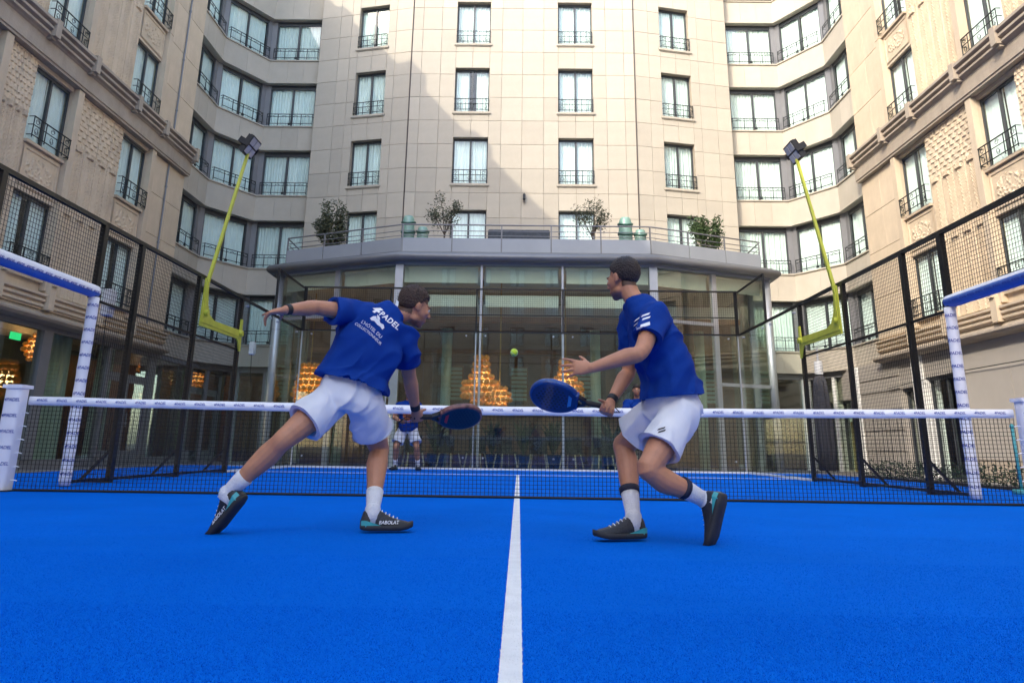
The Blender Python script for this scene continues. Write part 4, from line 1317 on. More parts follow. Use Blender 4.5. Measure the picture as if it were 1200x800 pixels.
# ================================================================== RIGHT SIDE OUTSIDE THE FENCE
# closed parasol
e = empty('closed_parasol', (7.35, 11.6, -.16), 'closed dark parasol standing beside the glass pavilion', 'parasol')
m = MB(); m.tube([(7.35, 11.6, -.1), (7.35, 11.6, 2.95)], .028, 8); m.build('pole', M['steel'], e)
m = MB(); rg = []
for z, r in ((.05, .17), (.6, .20), (1.2, .19), (1.8, .17), (2.15, .14), (2.3, .06)):
    rg.append([(7.35+r*(1+.16*math.cos(8*a))*math.cos(a), 11.6+r*(1+.16*math.cos(8*a))*math.sin(a), z) for a in np.linspace(0, 2*math.pi, 48, False)])
m.rings(rg); m.build('folded_canopy', M['tarp'], e, True)
m = MB(); m.box(7.15, 7.55, 11.4, 11.8, -.16, -.05); m.build('base', M['pot'], e)
m = MB(); m.tube([(7.35, 11.6, 2.3), (7.35, 11.6, 2.62)], .10, 10); m.build('cap', M['white_box'], e)
# clipped hedge
e = empty('hedge', (7.5, 5.5, -.16), 'low dark clipped hedge between the court and the plain sunlit wall', 'hedge')
m = MB(); m.box(7.25, 7.65, 1.2, 9.6, -.16, .02); m.build('planter', M['pot'], e)
m = MB(); rnd = random.Random(11)
for k in range(46): leaf_cloud(m, (7.45+rnd.uniform(-.05, .05), 1.3+k*.18, .14), (.22, .2, .2), 70, .06, rnd)
m.build('foliage', M['leaf_dark'], e)
# teal pole
m = MB(); m.tube([(6.35, 2.35, 0), (6.35, 2.35, .06)], .10, 12); m.tube([(6.35, 2.35, .06), (6.35, 2.35, .82)], .022, 10); m.sphere((6.35, 2.35, .83), .03, 10, 6)
mt = material('teal_paint', (.06, .34, .36), .5)
tag(m.build('teal_bollard', mt, None, True), 'slim teal pole outside the fence by the padded entry frame', 'pole')

# ================================================================== PEOPLE
def skin_material(name, col):
    m = material(name, col, .52, var=.10, vscale=14, bump=.08, bscale=120, spec=.4)
    b = m.node_tree.nodes['Principled BSDF']
    b.inputs['Subsurface Weight'].default_value = .12
    b.inputs['Subsurface Radius'].default_value = (.02, .008, .005)
    b.inputs['Subsurface Scale'].default_value = .3
    # per-vertex tint: stubble, brows and lips are part of the skin
    N = m.node_tree.nodes; L = m.node_tree.links
    at = N.new('ShaderNodeAttribute'); at.attribute_name = 'tint'
    mx = N.new('ShaderNodeMix'); mx.data_type = 'RGBA'; mx.blend_type = 'MULTIPLY'; mx.inputs[0].default_value = 1
    src = b.inputs['Base Color'].links[0].from_socket
    L.new(src, mx.inputs[6]); L.new(at.outputs['Color'], mx.inputs[7]); L.new(mx.outputs[2], b.inputs['Base Color'])
    return m
M['skin'] = skin_material('skin', (.46, .215, .12))
M['skin2'] = skin_material('skin_darker', (.38, .18, .10))
M['hair_brown'] = material('brown_hair', (.045, .022, .012), .55, var=.5, vscale=40, bump=.8, bscale=90)
M['hair_dark'] = material('dark_hair', (.022, .012, .008), .55, var=.5, vscale=40, bump=.8, bscale=90)
M['shirt'] = material('royal_blue_shirt', (.0015, .035, .235), .85, var=.10, vscale=5, bump=.25, bscale=260, spec=.2)
M['shorts'] = material('white_shorts', (.66, .68, .72), .85, var=.05, vscale=5, bump=.2, bscale=260)
M['sock'] = material('white_sock', (.70, .71, .72), .95, var=.06, vscale=30, bump=.6, bscale=160)
M['navy'] = material('navy_band', (.012, .014, .03), .8, var=.1)
M['shoe'] = material('black_shoe', (.014, .016, .02), .5, var=.25, vscale=25, bump=.3, bscale=90)
M['sole'] = material('dark_sole', (.02, .022, .026), .75, var=.2, vscale=30)
M['teal'] = material('teal_rubber', (.03, .30, .32), .5, var=.15)
M['white_print'] = material('white_print', (.78, .79, .80), .7, var=.03)
M['black_print'] = material('black_print', (.012, .012, .014), .7, var=.03)
M['strap'] = material('black_strap', (.012, .012, .013), .6, var=.1)
M['racket_black'] = material('black_carbon', (.012, .012, .014), .38, var=.3, vscale=30, coat=.3)
M['racket_rim'] = material('speckled_rim', (.16, .07, .06), .45, var=.9, vscale=22)
M['racket_red'] = material('red_print', (.6, .03, .02), .45, var=.1)
M['racket_blue'] = material('blue_racket_face', (.004, .02, .10), .4, var=.4, vscale=16, coat=.3)
M['racket_navy'] = material('navy_rim', (.008, .05, .22), .4, var=.7, vscale=18, coat=.3)
M['racket_sky'] = material('light_blue_rim', (.05, .28, .55), .45, var=.2, vscale=10)
M['racket_orange'] = material('orange_racket_face', (.45, .12, .03), .45, var=.3, vscale=16)
M['grip'] = material('black_grip_tape', (.02, .02, .02), .85, var=.2, vscale=60)
M['eye_white'] = material('eye_white', (.6, .58, .55), .3, var=.02)
M['iris'] = material('iris', (.03, .018, .01), .2, var=.05)

def solidify(mb, name, voxel, smooth=4, disp=None, hems=()):
    """union of overlapping closed shapes as one continuous skin"""
    me = mb.mesh(name, [])
    ob = bpy.data.objects.new(name, me); COL.objects.link(ob)
    md = ob.modifiers.new('r', 'REMESH'); md.mode = 'VOXEL'; md.voxel_size = voxel; md.use_smooth_shade = True
    sm = ob.modifiers.new('s', 'SMOOTH'); sm.iterations = smooth; sm.factor = .5
    bpy.context.view_layer.update()
    out = bpy.data.meshes.new_from_object(ob.evaluated_get(bpy.context.evaluated_depsgraph_get()))
    bpy.data.objects.remove(ob); bpy.data.meshes.remove(me)
    out.name = name; out.materials.clear()
    if disp is not None:
        n = len(out.vertices)
        co = np.zeros(n*3); out.vertices.foreach_get('co', co); co = co.reshape(-1, 3)
        no = np.zeros(n*3); out.vertex_normals.foreach_get('vector', no); no = no.reshape(-1, 3)
        d = np.array([disp(Vector(c), Vector(k)) for c, k in zip(co, no)])
        co = co+no*d[:, None]
        for c, hn, R_, rin in hems:          # cut the garment off at the hem and fold the cap inwards
            c = np.array(c); hn = np.array(Vector(hn).normalized())
            rel = co-c; dist = rel @ hn; rad = np.linalg.norm(rel-dist[:, None]*hn, axis=1)
            sel = (dist > -.002) & (rad < R_)
            ins = np.clip((rin-rad)/.012, 0, 1)*.035
            co[sel] -= (dist[sel]+ins[sel])[:, None]*hn
        out.vertices.foreach_set('co', co.ravel())
    out.polygons.foreach_set('use_smooth', [True]*len(out.polygons))
    out.update()
    return out

def path_radius(pts, rad, steps=5):
    """smooth a joint chain (catmull-rom) and its radii"""
    P_ = [Vector(p) for p in pts]; out = []; ro = []
    for i in range(len(P_)-1):
        p0 = P_[i-1] if i else P_[i]*2-P_[i+1]; p1 = P_[i]; p2 = P_[i+1]; p3 = P_[i+2] if i+2 < len(P_) else P_[i+1]*2-P_[i]
        for k in range(steps):
            t = k/steps
            out.append(.5*((2*p1)+(p2-p0)*t+(2*p0-5*p1+4*p2-p3)*t*t+(-p0+3*p1-3*p2+p3)*t**3)); ro.append(rad[i]*(1-t)+rad[i+1]*t)
    out.append(P_[-1]); ro.append(rad[-1])
    return out, ro

def limb(mb, pts, rad, n=14):
    mb.tube(pts, rad, n)
    mb.sphere(pts[0], rad[0]*.99, 12, 8); mb.sphere(pts[-1], rad[-1]*.99, 12, 8)

def torso(mb, rings, n=28, e=.8):
    """rings: (centre, lateral axis, half width, half depth)"""
    rg = []
    for i, (c, lat, w, d) in enumerate(rings):
        c = Vector(c); a = Vector(rings[max(0, i-1)][0]); b = Vector(rings[min(len(rings)-1, i+1)][0])
        t = (b-a).normalized(); lat = Vector(lat); lat = (lat-t*lat.dot(t)).normalized(); fw = t.cross(lat)
        rg.append([c+lat*(w*math.copysign(abs(math.cos(q))**e, math.cos(q)))+fw*(d*math.copysign(abs(math.sin(q))**e, math.sin(q))) for q in np.linspace(0, 2*math.pi, n, False)])
    mb.rings(rg)

def lerp_rings(rings, steps=4):
    out = []
    for i in range(len(rings)-1):
        a, b = rings[i], rings[i+1]
        for k in range(steps):
            t = k/steps; s = t*t*(3-2*t)
            out.append((Vector(a[0]).lerp(Vector(b[0]), t), Vector(a[1]).lerp(Vector(b[1]), t), a[2]+(b[2]-a[2])*s, a[3]+(b[3]-a[3])*s))
    out.append(rings[-1])
    return out

def hand(mb, wrist, d, lat, side, curls, spread=.08, scale=1., thumb=(.5, .4)):
    """side +1 right hand, -1 left hand; lat points to the thumb side"""
    W = Vector(wrist); d = Vector(d).normalized(); lat = Vector(lat); lat = (lat-d*lat.dot(d)).normalized()
    n = lat.cross(d)*side
    s = scale
    # palm
    rg = []
    for t, w, th in ((-.012, .026, .021), (.02, .032, .020), (.055, .042, .018), (.088, .043, .014), (.099, .038, .010)):
        rg.append([W+d*t*s+lat*(w*s*math.cos(q))+n*(th*s*math.sin(q)) for q in np.linspace(0, 2*math.pi, 16, False)])
    mb.rings(rg)
    mb.sphere(W+d*.045*s+lat*.024*s+n*.008*s, .019*s, 10, 8)
    L = [(.044, .027, .020), (.048, .031, .021), (.044, .029, .020), (.034, .021, .018)]
    for i in range(4):
        off = (.033-.0215*i)*s
        p = W+d*(.088-.004*abs(i-1))*s+lat*off
        c = curls[i] if isinstance(curls[i], (tuple, list)) else (curls[i],)*3
        ang = 0; sp = spread*(1.5-i)
        fd0 = (d*math.cos(sp)+lat*math.sin(sp)).normalized()
        pts = [p-fd0*.012*s, p]; rr = [.0095*s, .0095*s]
        for j in range(3):
            ang += c[j]
            fd = fd0*math.cos(ang)+n*math.sin(ang)
            p = p+fd*L[i][j]*s; pts.append(p); rr.append((.0088, .0078, .0062)[j]*s)
        mb.tube(pts, rr, 10); mb.sphere(pts[-1], rr[-1], 8, 6)
        for q, r_ in zip(pts[1:-1], rr[1:-1]): mb.sphere(q, r_*1.03, 8, 6)
    # thumb
    p = W+d*.028*s+lat*.026*s+n*.006*s
    td = (d*.62+lat*.72+n*thumb[0]).normalized()
    pts = [p, p+td*.042*s]; rr = [.013*s, .0105*s]
    td2 = (td*math.cos(thumb[1])+(d*.6+n*.8).normalized()*math.sin(thumb[1])).normalized()
    pts.append(pts[-1]+td2*.032*s); rr.append(.0095*s); pts.append(pts[-1]+td2*.022*s); rr.append(.007*s)
    mb.tube(pts, rr, 10); mb.sphere(pts[-1], rr[-1], 8, 6); mb.sphere(pts[1], rr[1]*1.04, 8, 6)

def frame(f, u):
    f = Vector(f).normalized(); u = Vector(u); u = (u-f*u.dot(f)).normalized(); r = f.cross(u)
    return Matrix(((r.x, f.x, u.x), (r.y, f.y, u.y), (r.z, f.z, u.z)))      # local x right, y forward, z up

def add_head(mb, c, R, k=1.0):
    c = Vector(c)
    def E(p, r, nu=16, nv=12): mb.sphere(c+R @ (Vector(p)*k), Vector(r)*k, nu, nv, R)
    E((0, -.018, .035), (.074, .094, .082), 22, 16)
    E((0, .028, -.012), (.064, .068, .085), 20, 14)
    E((0, .034, -.060), (.052, .056, .052), 18, 12)
    E((0, .062, -.096), (.024, .022, .018))
    E((.042, .01, -.072), (.018, .040, .022)); E((-.042, .01, -.072), (.018, .040, .022))
    E((0, .084, .024), (.050, .014, .012))
    E((.040, .066, -.018), (.022, .020, .016)); E((-.040, .066, -.018), (.022, .020, .016))
    mb.tube([c+R @ (Vector(q)*k) for q in ((0, .088, .022), (0, .102, -.002), (0, .114, -.024), (0, .100, -.034))], [.009*k, .010*k, .0125*k, .010*k], 10)
    E((.012, .100, -.030), (.008, .009, .007)); E((-.012, .100, -.030), (.008, .009, .007))
    E((0, .089, -.058), (.022, .010, .006)); E((0, .088, -.069), (.020, .010, .007))
    for sx in (-1, 1):
        E((sx*.074, -.008, -.004), (.010, .019, .031)); E((sx*.081, -.014, .004), (.006, .014, .022))

def tint_head(me, c, R, k, beard, brow=.35):
    ci = me.color_attributes.new('tint', 'FLOAT_COLOR', 'POINT')
    n = len(me.vertices); co = np.zeros(n*3); me.vertices.foreach_get('co', co); co = co.reshape(-1, 3)
    Ri = np.array(R.transposed()); loc = (co-np.array(c)) @ Ri.T/k
    t = np.ones((n, 4))
    x, y, z = loc[:, 0], loc[:, 1], loc[:, 2]
    near = (np.abs(loc).max(1) < .16)
    rnd = np.random.rand(n)
    b = near & (z < -.035) & (z > -.125) & (y > -.005) & ~((np.abs(x) < .02) & (z > -.075) & (z < -.05))
    amt = np.clip((-.03-z)/.03, 0, 1)*np.clip((y+.005)/.03, 0, 1)
    t[b, :3] = (1-(amt[b]*beard*(.8+.4*rnd[b]))[:, None]*np.array([.72, .78, .84]))
    br = near & (np.abs(z-.026) < .007) & (np.abs(np.abs(x)-.032) < .022) & (y > .06)
    t[br, :3] = brow
    lp = near & (np.abs(x) < .022) & (np.abs(z+.0635) < .011) & (y > .085)
    t[lp, :3] = (.85, .55, .52)
    hl = near & (z > .035+.25*np.abs(y-.05)) & (y < .07) | near & (y < -.03) & (z > -.06)
    t[hl, :3] = .18
    ci.data.foreach_set('color', t.ravel().astype(np.float32))

def add_hair(c, R, k, mat, parent, seed, fringe=.055, length=.012):
    c = Vector(c); m = MB(); nu, nv = 64, 40
    rnd = random.Random(seed)
    ctr = Vector((0, -.020, .038))
    rad = Vector((.0785, .0985, .0875))
    pts = {}
    def surf(dv):
        p = ctr+V(dv.x*rad.x, dv.y*rad.y, dv.z*rad.z)
        # hairline: front above fringe, temples, sideburns in front of the ear, nape
        line = fringe+.02*abs(dv.x) if p.y > .035 else (fringe-(.035-p.y)*1.25 if p.y > -.02 else -.012-(-.02-p.y)*.75)
        inside = p.z < line
        nn = noise.noise(p*26+V(seed, 0, 0))*.5+noise.noise(p*70)*.35
        th = length*(.55+.75*max(0, dv.z))*(1+.7*nn)
        sc = -.012 if inside else th*.75
        edge = min(1, max(0, (p.z-line)/.014))
        sc = sc if inside else -.006+(sc+.006)*edge
        return p+dv*sc
    rgs = []
    for i in range(1, nv):
        t = -math.pi/2+math.pi*i/nv
        rgs.append([c+R @ (surf(V(math.cos(t)*math.cos(2*math.pi*j/nu), math.cos(t)*math.sin(2*math.pi*j/nu), math.sin(t)))*k) for j in range(nu)])
    m.rings(rgs)
    # loose tufts that break the outline
    for _ in range(1500):
        dv = V(rnd.gauss(0, 1), rnd.gauss(-.1, 1), rnd.gauss(.55, .8)).normalized()
        p = surf(dv); q = ctr+V(dv.x*rad.x, dv.y*rad.y, dv.z*rad.z)
        if (p-ctr).length < (q-ctr).length+.001: continue
        comb = (V(rnd.gauss(0, .5), rnd.gauss(.6, .5), rnd.gauss(-.1, .4))+dv*.9).normalized()
        w = dv.cross(comb).normalized()*.0018; L = length*rnd.uniform(.6, 1.3)
        a = p-dv*.004
        m.poly([c+R @ ((a-w)*k), c+R @ ((a+w)*k), c+R @ ((a+comb*L)*k)])
    return m.build('hair', mat, parent, True)

def shoe(ankle, f, u, parent, label=None, text=None, side=1, accent='teal'):
    R = frame(f, u); A = Vector(ankle)
    org = A-R @ V(0, .058, .105)
    T = lambda p: org+R @ V(p[0]*1.1, p[1]*1.02-.004, p[2]*1.12)
    secs = [(-.004, .024, .050), (.010, .034, .092), (.045, .040, .112), (.085, .040, .108), (.125, .040, .086), (.170, .044, .064), (.215, .047, .052), (.255, .042, .044), (.280, .028, .036), (.290, .012, .028)]
    m = MB(); rg = []
    for y, w, h in secs:
        ring = []
        for q in np.linspace(0, 2*math.pi, 20, False):
            x = w*math.copysign(abs(math.cos(q))**.75, math.cos(q)); z = math.sin(q)
            z = .018+(h-.018)*(z**.85) if z > 0 else .018+.006*z
            ring.append(T((x, y, z)))
        rg.append(ring)
    m.rings(rg); up = m.build('shoe', M['shoe'], parent, True)
    m = MB(); rg = []
    for y, w, h in secs:
        toe = max(0, (y-.2)/.09)**2*.018; hl = max(0, (.02-y)/.02)*.006
        k = 1.08+.004/w
        rg.append([T((-w*k, y*1.01, .026+toe)), T((-w*k*1.03, y*1.01, .012+toe+hl)), T((-w*k*.9, y*1.01, toe+hl)), T((w*k*.9, y*1.01, toe+hl)), T((w*k*1.03, y*1.01, .012+toe+hl)), T((w*k, y*1.01, .026+toe))])
    m.rings(rg); m.build('sole', M['sole'], up, True)
    for s_ in (-1, 1):       # teal heel wedge and side flash
        m = MB(); rg = []
        for y, x, z0, z1 in ((-.004, .028, .022, .050), (.02, .0415, .020, .050), (.05, .0435, .020, .042), (.09, .0435, .020, .030), (.12, .046, .020, .023)):
            rg.append([T((s_*x, y, z0)), T((s_*(x+.002), y, z0)), T((s_*(x+.001), y, z1)), T((s_*(x-.002), y, z1))])
        m.rings(rg); m.build('heel_flash', M[accent], up)
    for i in range(5):       # laces
        y = .105+i*.022; h = .090-i*.009
        m = MB(); m.tube([T((-.024, y, h-.012)), T((-.012, y+.008, h+.002)), T((.0, y+.01, h+.006)), T((.012, y+.008, h+.002)), T((.024, y, h-.012))], .0028, 5); m.build('lace', M['white_print'], up)
    m = MB(); m.rings([[T((.030*math.cos(q), .060+.040*math.sin(q), .104+dz+.010*math.cos(q*2))) for q in np.linspace(0, 2*math.pi, 18, False)] for dz in (-.012, .006, .010)], cap=False)
    m.build('collar', M[accent] if accent == 'teal' else M['shoe'], up, True)
    if text:
        for s_ in (-1, 1):
            me = up.data; bv = BVHTree.FromPolygons([v.co for v in me.vertices], [p.vertices for p in me.polygons])
            def fn(x, y, s_=s_):
                p = T((s_*.2, .150-s_*-x*1.0 if s_ > 0 else .150-x, .040+y*.9-.0*x)); dr = R @ V(-s_, 0, 0)
                h = bv.ray_cast(p, dr, .3)
                return (h[0]-dr*.0015) if h[0] else p+dr*.16
            lettering(text, fn, .026, M['white_print'], up)
    return up

def sock(ankle, knee, parent, h=.15, r0=.044, r1=.052, band=False, fu=None):
    A = Vector(ankle); K = Vector(knee); d = (K-A).normalized()
    m = MB(); low = A-(Vector(fu).normalized() if fu else d)*.065
    pts = [low, A-d*.005, A+d*.04, A+d*(h*.7), A+d*h]
    m.tube(pts, [r0+.002, r0, r0-.002, (r0+r1)/2, r1], 16); m.sphere(A+d*.005, r0+.003, 14, 10); s_ = m.build('sock', M['sock'], parent, True)
    if band:
        m = MB(); m.tube([A+d*(h-.006), A+d*(h+.028)], [r1+.004, r1+.007], 16); m.build('sock_band', M['navy'], s_, True)
    return s_

def band(c, d, r, w, mat, parent, name='wristband'):
    c = Vector(c); d = Vector(d).normalized()
    m = MB(); m.tube([c-d*w/2, c-d*w*.3, c+d*w*.3, c+d*w/2], [r*.96, r, r, r*.96], 16)
    return m.build(name, M[mat], parent, True)

def wr_fold(amp, sc, axis, seed, lift=0.):
    ax = Vector(axis).normalized()
    def f(p, n):
        q = p-ax*p.dot(ax)*.72
        k_ = ax.orthogonal().normalized()
        ph = 2*math.pi*p.dot(k_)/.10+5.5*noise.noise(p*4.5+V(seed, 3, 0))
        mask = max(0, min(1, .35+1.6*noise.noise(p*5.5+V(0, 0, seed))))
        crease = (1-abs(math.sin(ph*.5)))**2*mask
        a = noise.noise(q*sc+V(seed, 0, 0)); b = noise.noise(q*sc*2.3+V(0, seed, 0))
        return amp*((1-abs(a)*2)*.6+b*.5+lift+crease*.95)
    return f

def person(name, label, group, J, head, cfg):
    """J: joints; head: (centre, face direction, up)"""
    base = ((Vector(J['ar'])+Vector(J['al']))/2); base.z = 0
    e = empty('person', base, label, 'person', group)
    vox = cfg.get('voxel', .0055)
    hc, hf, hu = head; R = frame(hf, hu); hk = cfg.get('headk', 1.0)
    jl = {k: Vector(v) for k, v in J.items()}
    latS = (jl['sr']-jl['sl']); latH = (jl['hr']-jl['hl'])
    sp = [Vector(p) for p in cfg['spine']]
    latM = latS.normalized()+latH.normalized()
    fwd = 0
    TR = [(sp[0], latH, .150, .112), (sp[1], latM, .138, .100), (sp[2], latS, .158, .112), (sp[3], latS, .150, .088), (sp[4], latS, .07, .06)]
    TW = cfg.get('tw', 1.0)
    # ---- body
    b = MB()
    torso(b, lerp_rings([(c, l, w*.86*TW, d*.86) for c, l, w, d in TR]))
    neckb = Vector(hc)+R @ V(0, -.028, -.075)*hk
    limb(b, [sp[4]-(sp[4]-sp[3])*.3, sp[4], sp[4].lerp(neckb, .6), neckb+R @ V(0, 0, .03)], [.066, .060, .056, .056])
    add_head(b, hc, R, hk)
    for s in ('l', 'r'):
        S_, E_, W_ = jl['s'+s], jl['e'+s], jl['w'+s]
        pts, rr = path_radius([S_, S_.lerp(E_, .45), E_, E_.lerp(W_, .28), E_.lerp(W_, .75), W_], [.058, .053, .043, .047, .034, .027], 4)
        limb(b, pts, rr); limb(b, [sp[3], S_], [.07, .058])
        H_, K_, A_ = jl['h'+s], jl['k'+s], jl['a'+s]
        pts, rr = path_radius([H_, H_.lerp(K_, .5), K_.lerp(H_, .10), K_, K_.lerp(A_, .10)], [.092, .082, .064, .061, .057], 4); limb(b, pts, rr)
        # calf bulges to the back of the shin
        t_ = (A_-K_).normalized(); th = (K_-H_).normalized(); back = (t_*t_.dot(th)-th)
        back = (-back).normalized() if False else (th-t_*t_.dot(th))
        back = (-back).normalized() if back.length > .05 else V(0, -1, 0)
        back = -back if back.dot(V(0, 0, 1)) > .75 else back
        cb = cfg.get('calf', {}).get(s); back = Vector(cb) if cb else back
        pts, rr = path_radius([K_, K_.lerp(A_, .28)+back*.014, K_.lerp(A_, .55)+back*.006, A_.lerp(K_, .16), A_], [.056, .066, .054, .036, .032], 5); limb(b, pts, rr)
        hd = cfg['hands'][s]
        hand(b, W_, hd['d'], hd['lat'], 1 if s == 'r' else -1, hd['curl'], hd.get('spread', .08), hd.get('scale', 1.0), hd.get('thumb', (.3, .4)))
    me = solidify(b, 'body', vox, 3)
    me.materials.append(cfg['skin']); tint_head(me, hc, R, hk, cfg.get('beard', .5))
    body = bpy.data.objects.new('body', me); COL.objects.link(body); attach(body, e)
    for sx in (-1, 1):
        m = MB(); m.sphere(Vector(hc)+R @ V(sx*.031, .0825, .004)*hk, .0095*hk, 12, 8); ey = m.build('eye', M['eye_white'], body, True)
        m = MB(); m.sphere(Vector(hc)+R @ V(sx*.031, .0895, .004)*hk, .0045*hk, 10, 6); m.build('iris', M['iris'], ey, True)
    add_hair(hc, R, hk, cfg['hair'], e, cfg.get('seed', 1), length=cfg.get('hairlen', .012))
    # ---- shirt
    b = MB()
    dn = (sp[0]-sp[1]).normalized(); hem = cfg.get('hem', .06); TD = cfg.get('td', 1.0)
    SR_ = [(sp[0]+dn*(hem+.04), latH, .196*TW, .154*TD), (sp[0]+dn*hem, latH, .193*TW, .152*TD)]
    if hem > .03: SR_.append((sp[0], latH, .186*TW, .146*TD))
    SR_ += [(sp[1], latM, .172*TW, .130*TD), (sp[2], latS, .180*TW, .130*TD), (sp[3], latS, .160*TW, .104*TD), (sp[3].lerp(sp[4], .62), latS, .098, .080), (sp[4]+(sp[4]-sp[3])*.10, latS, .072, .070)]
    torso(b, lerp_rings(SR_))
    for s in ('l', 'r'):
        S_, E_ = jl['s'+s], jl['e'+s]; t1 = cfg.get('sleeve', .62)
        inn = sp[3].lerp(S_, .45)
        b.tube([inn, S_.lerp(inn, .25), S_.lerp(E_, .12), S_.lerp(E_, t1*.6), S_.lerp(E_, t1+.12)], [.086, .077, .071, .069, .070], 18); b.sphere(S_, .072, 14, 10)
    ax = (sp[3]-sp[0])
    me = solidify(b, 'shirt', max(.009, vox), 5, wr_fold(.022, 7.5, cfg.get('fold', (1, 0, .4)), cfg.get('seed', 1), .35),
                  [(sp[0]+dn*hem, dn, .32, .165*TW)]+[(jl['s'+q].lerp(jl['e'+q], cfg.get('sleeve', .62)), jl['e'+q]-jl['s'+q], .13, .058) for q in 'lr'])
    me.materials.append(M['shirt'])
    shirt = bpy.data.objects.new('shirt', me); COL.objects.link(shirt); attach(shirt, e)
    # collar
    nb = sp[4]+(sp[4]-sp[3])*.12; nd = (neckb-sp[4]).normalized()
    m = MB(); m.tube([nb-nd*.014, nb+nd*.004], [.070, .064], 18, cap=False); m.build('collar', cfg.get('collar', M['shirt']), shirt, True)
    # ---- shorts
    b = MB()
    up = (sp[1]-sp[0]).normalized()
    torso(b, lerp_rings([(sp[0]-up*.10, latH, .13, .115), (sp[0]-up*.04, latH, .168, .136), (sp[0]+up*.03, latH, .164*TW, .128), (sp[0]+up*.09, latH, .152*TW, .112), (sp[0]+up*.12, latH, .146*TW, .106)]))
    for s in ('l', 'r'):
        H_, K_ = jl['h'+s], jl['k'+s]; t1 = cfg.get('short', .74)
        b.tube([H_.lerp(sp[0], .35), H_, H_.lerp(K_, .3), H_.lerp(K_, t1*.75), H_.lerp(K_, t1+.14)], [x*cfg.get('sw', 1.) for x in (.108, .108, .110, .113, .122)], 20); b.sphere(H_, .102*cfg.get('sw', 1.), 16, 12)
    me = solidify(b, 'shorts', max(.010, vox), 5, wr_fold(.017, 6.0, cfg.get('sfold', (.2, .1, 1)), cfg.get('seed', 1)+5, -.2),
                  [(jl['h'+q].lerp(jl['k'+q], cfg.get('short', .74)), jl['k'+q]-jl['h'+q], .17, .095) for q in 'lr'])
    me.materials.append(M['shorts'])
    shorts = bpy.data.objects.new('shorts', me); COL.objects.link(shorts); attach(shorts, e)
    # ---- socks, shoes
    for s in ('l', 'r'):
        ft = cfg['feet'][s]
        sock(jl['a'+s], jl['k'+s], e, cfg.get('sockh', .13), band=cfg.get('sockband', False), fu=ft[1])
        shoe(jl['a'+s], ft[0], ft[1], e, text=cfg.get('shoetext'), accent=cfg.get('accent', 'teal'))
    return e, body, shirt, shorts, jl

def racket(butt, axis, normal, label, face, rim, flash=None, group='padel rackets'):
    a = Vector(axis).normalized(); n = Vector(normal); n = (n-a*n.dot(a)).normalized(); s = a.cross(n)
    B_ = Vector(butt); T = lambda x, y, z: B_+a*x+s*y+n*z
    e = empty('padel_racket', butt, label, 'racket', group)
    # outline of the head, broad and rounded, narrowing to the throat
    def hw(t):
        return .128*math.sqrt(max(0, 1-((t-.325)/.13)**2)) if t > .325 else .128*math.sqrt(max(0, 1-((t-.325)/.165)**2))**.9+.0
    ts = [.165+.29*(1-math.cos(math.pi*i/26))/2 for i in range(27)]
    outl = [(t, hw(t)+(.016 if t < .17 else 0)) for t in ts]
    ring = [(t, w) for t, w in outl]+[(t, -w) for t, w in reversed(outl[:-1])]
    ring = [r for i, r in enumerate(ring) if i == 0 or (abs(r[0]-ring[i-1][0])+abs(r[1]-ring[i-1][1])) > 1e-5]
    cxm = .31
    def rg_(k, z): return [T(cxm+(t-cxm)*k, w*k, z) for t, w in ring]
    m = MB(); m.rings([rg_(.90, -.0185), rg_(.975, -.016), rg_(1.0, -.008), rg_(1.0, .008), rg_(.975, .016), rg_(.90, .0185)], cap=False)
    m.build('rim', M[rim], e, True)
    m = MB(); m.poly(rg_(.902, .0182)); m.poly(list(reversed(rg_(.902, -.0182)))); fc = m.build('face', M[face], e)
    m = MB()
    for i in range(-4, 5):
        for j in range(-4, 5):
            x, y = .318+i*.023+(j % 2)*.0115, j*.021
            if ((x-.322)/.098)**2+(y/.092)**2 < 1:
                for z in (.0187, -.0187):
                    m.poly([T(x+.0062*math.cos(q), y+.0062*math.sin(q), z) for q in (np.linspace(0, 2*math.pi, 9)[:-1] if z > 0 else np.linspace(2*math.pi, 0, 9)[:-1])])
    h = m.build('holes', M['sole'], fc); h['kind'] = 'stuff'
    for sy in (-1, 1):
        m = MB(); m.rings([[T(x, sy*y+dy, z) for dy, z in ((-.010, -.014), (.010, -.014), (.010, .014), (-.010, .014))] for x, y in ((.12, .006), (.15, .022), (.18, .045), (.215, .075))]); m.build('throat_arm', M[rim if flash is None else 'racket_black'], e)
    m = MB(); m.tube([T(0, 0, 0), T(.006, 0, 0), T(.13, 0, 0), T(.145, 0, 0)], [.019, .0165, .0155, .012], 12); m.build('grip', M['grip'], e, True)
    if flash:
        m = MB(); m.poly([T(x, y, -.0192) for x, y in ((.205, -.035), (.205, .035), (.225, .05), (.225, -.05))]); m.poly([T(x, y, .0192) for x, y in ((.205, .035), (.205, -.035), (.225, -.05), (.225, .05))]); m.build('flash', M[flash], fc)
    m = MB(); m.tube([T(0, 0, 0), T(-.05, .02, .01), T(-.08, .0, .02), T(-.05, -.02, .01), T(0, 0, .004)], .0035, 6); m.build('wrist_cord', M['strap'], e)
    return e

def project_text(obj, txt, origin, right, up, size, mat, bend=0., direction=V(0, 1, 0), off=.004, **k):
    me = obj.data
    bv = BVHTree.FromPolygons([v.co for v in me.vertices], [p.vertices for p in me.polygons])
    o_ = Vector(origin); r_ = Vector(right).normalized(); u_ = Vector(up).normalized()
    def fn(x, y):
        p = o_+r_*x+u_*(y-bend*x*x)
        h = bv.ray_cast(p-direction*.6, direction, 1.5)
        return (h[0]-direction*off) if h[0] else p
    return lettering(txt, fn, size, mat, obj, **k)

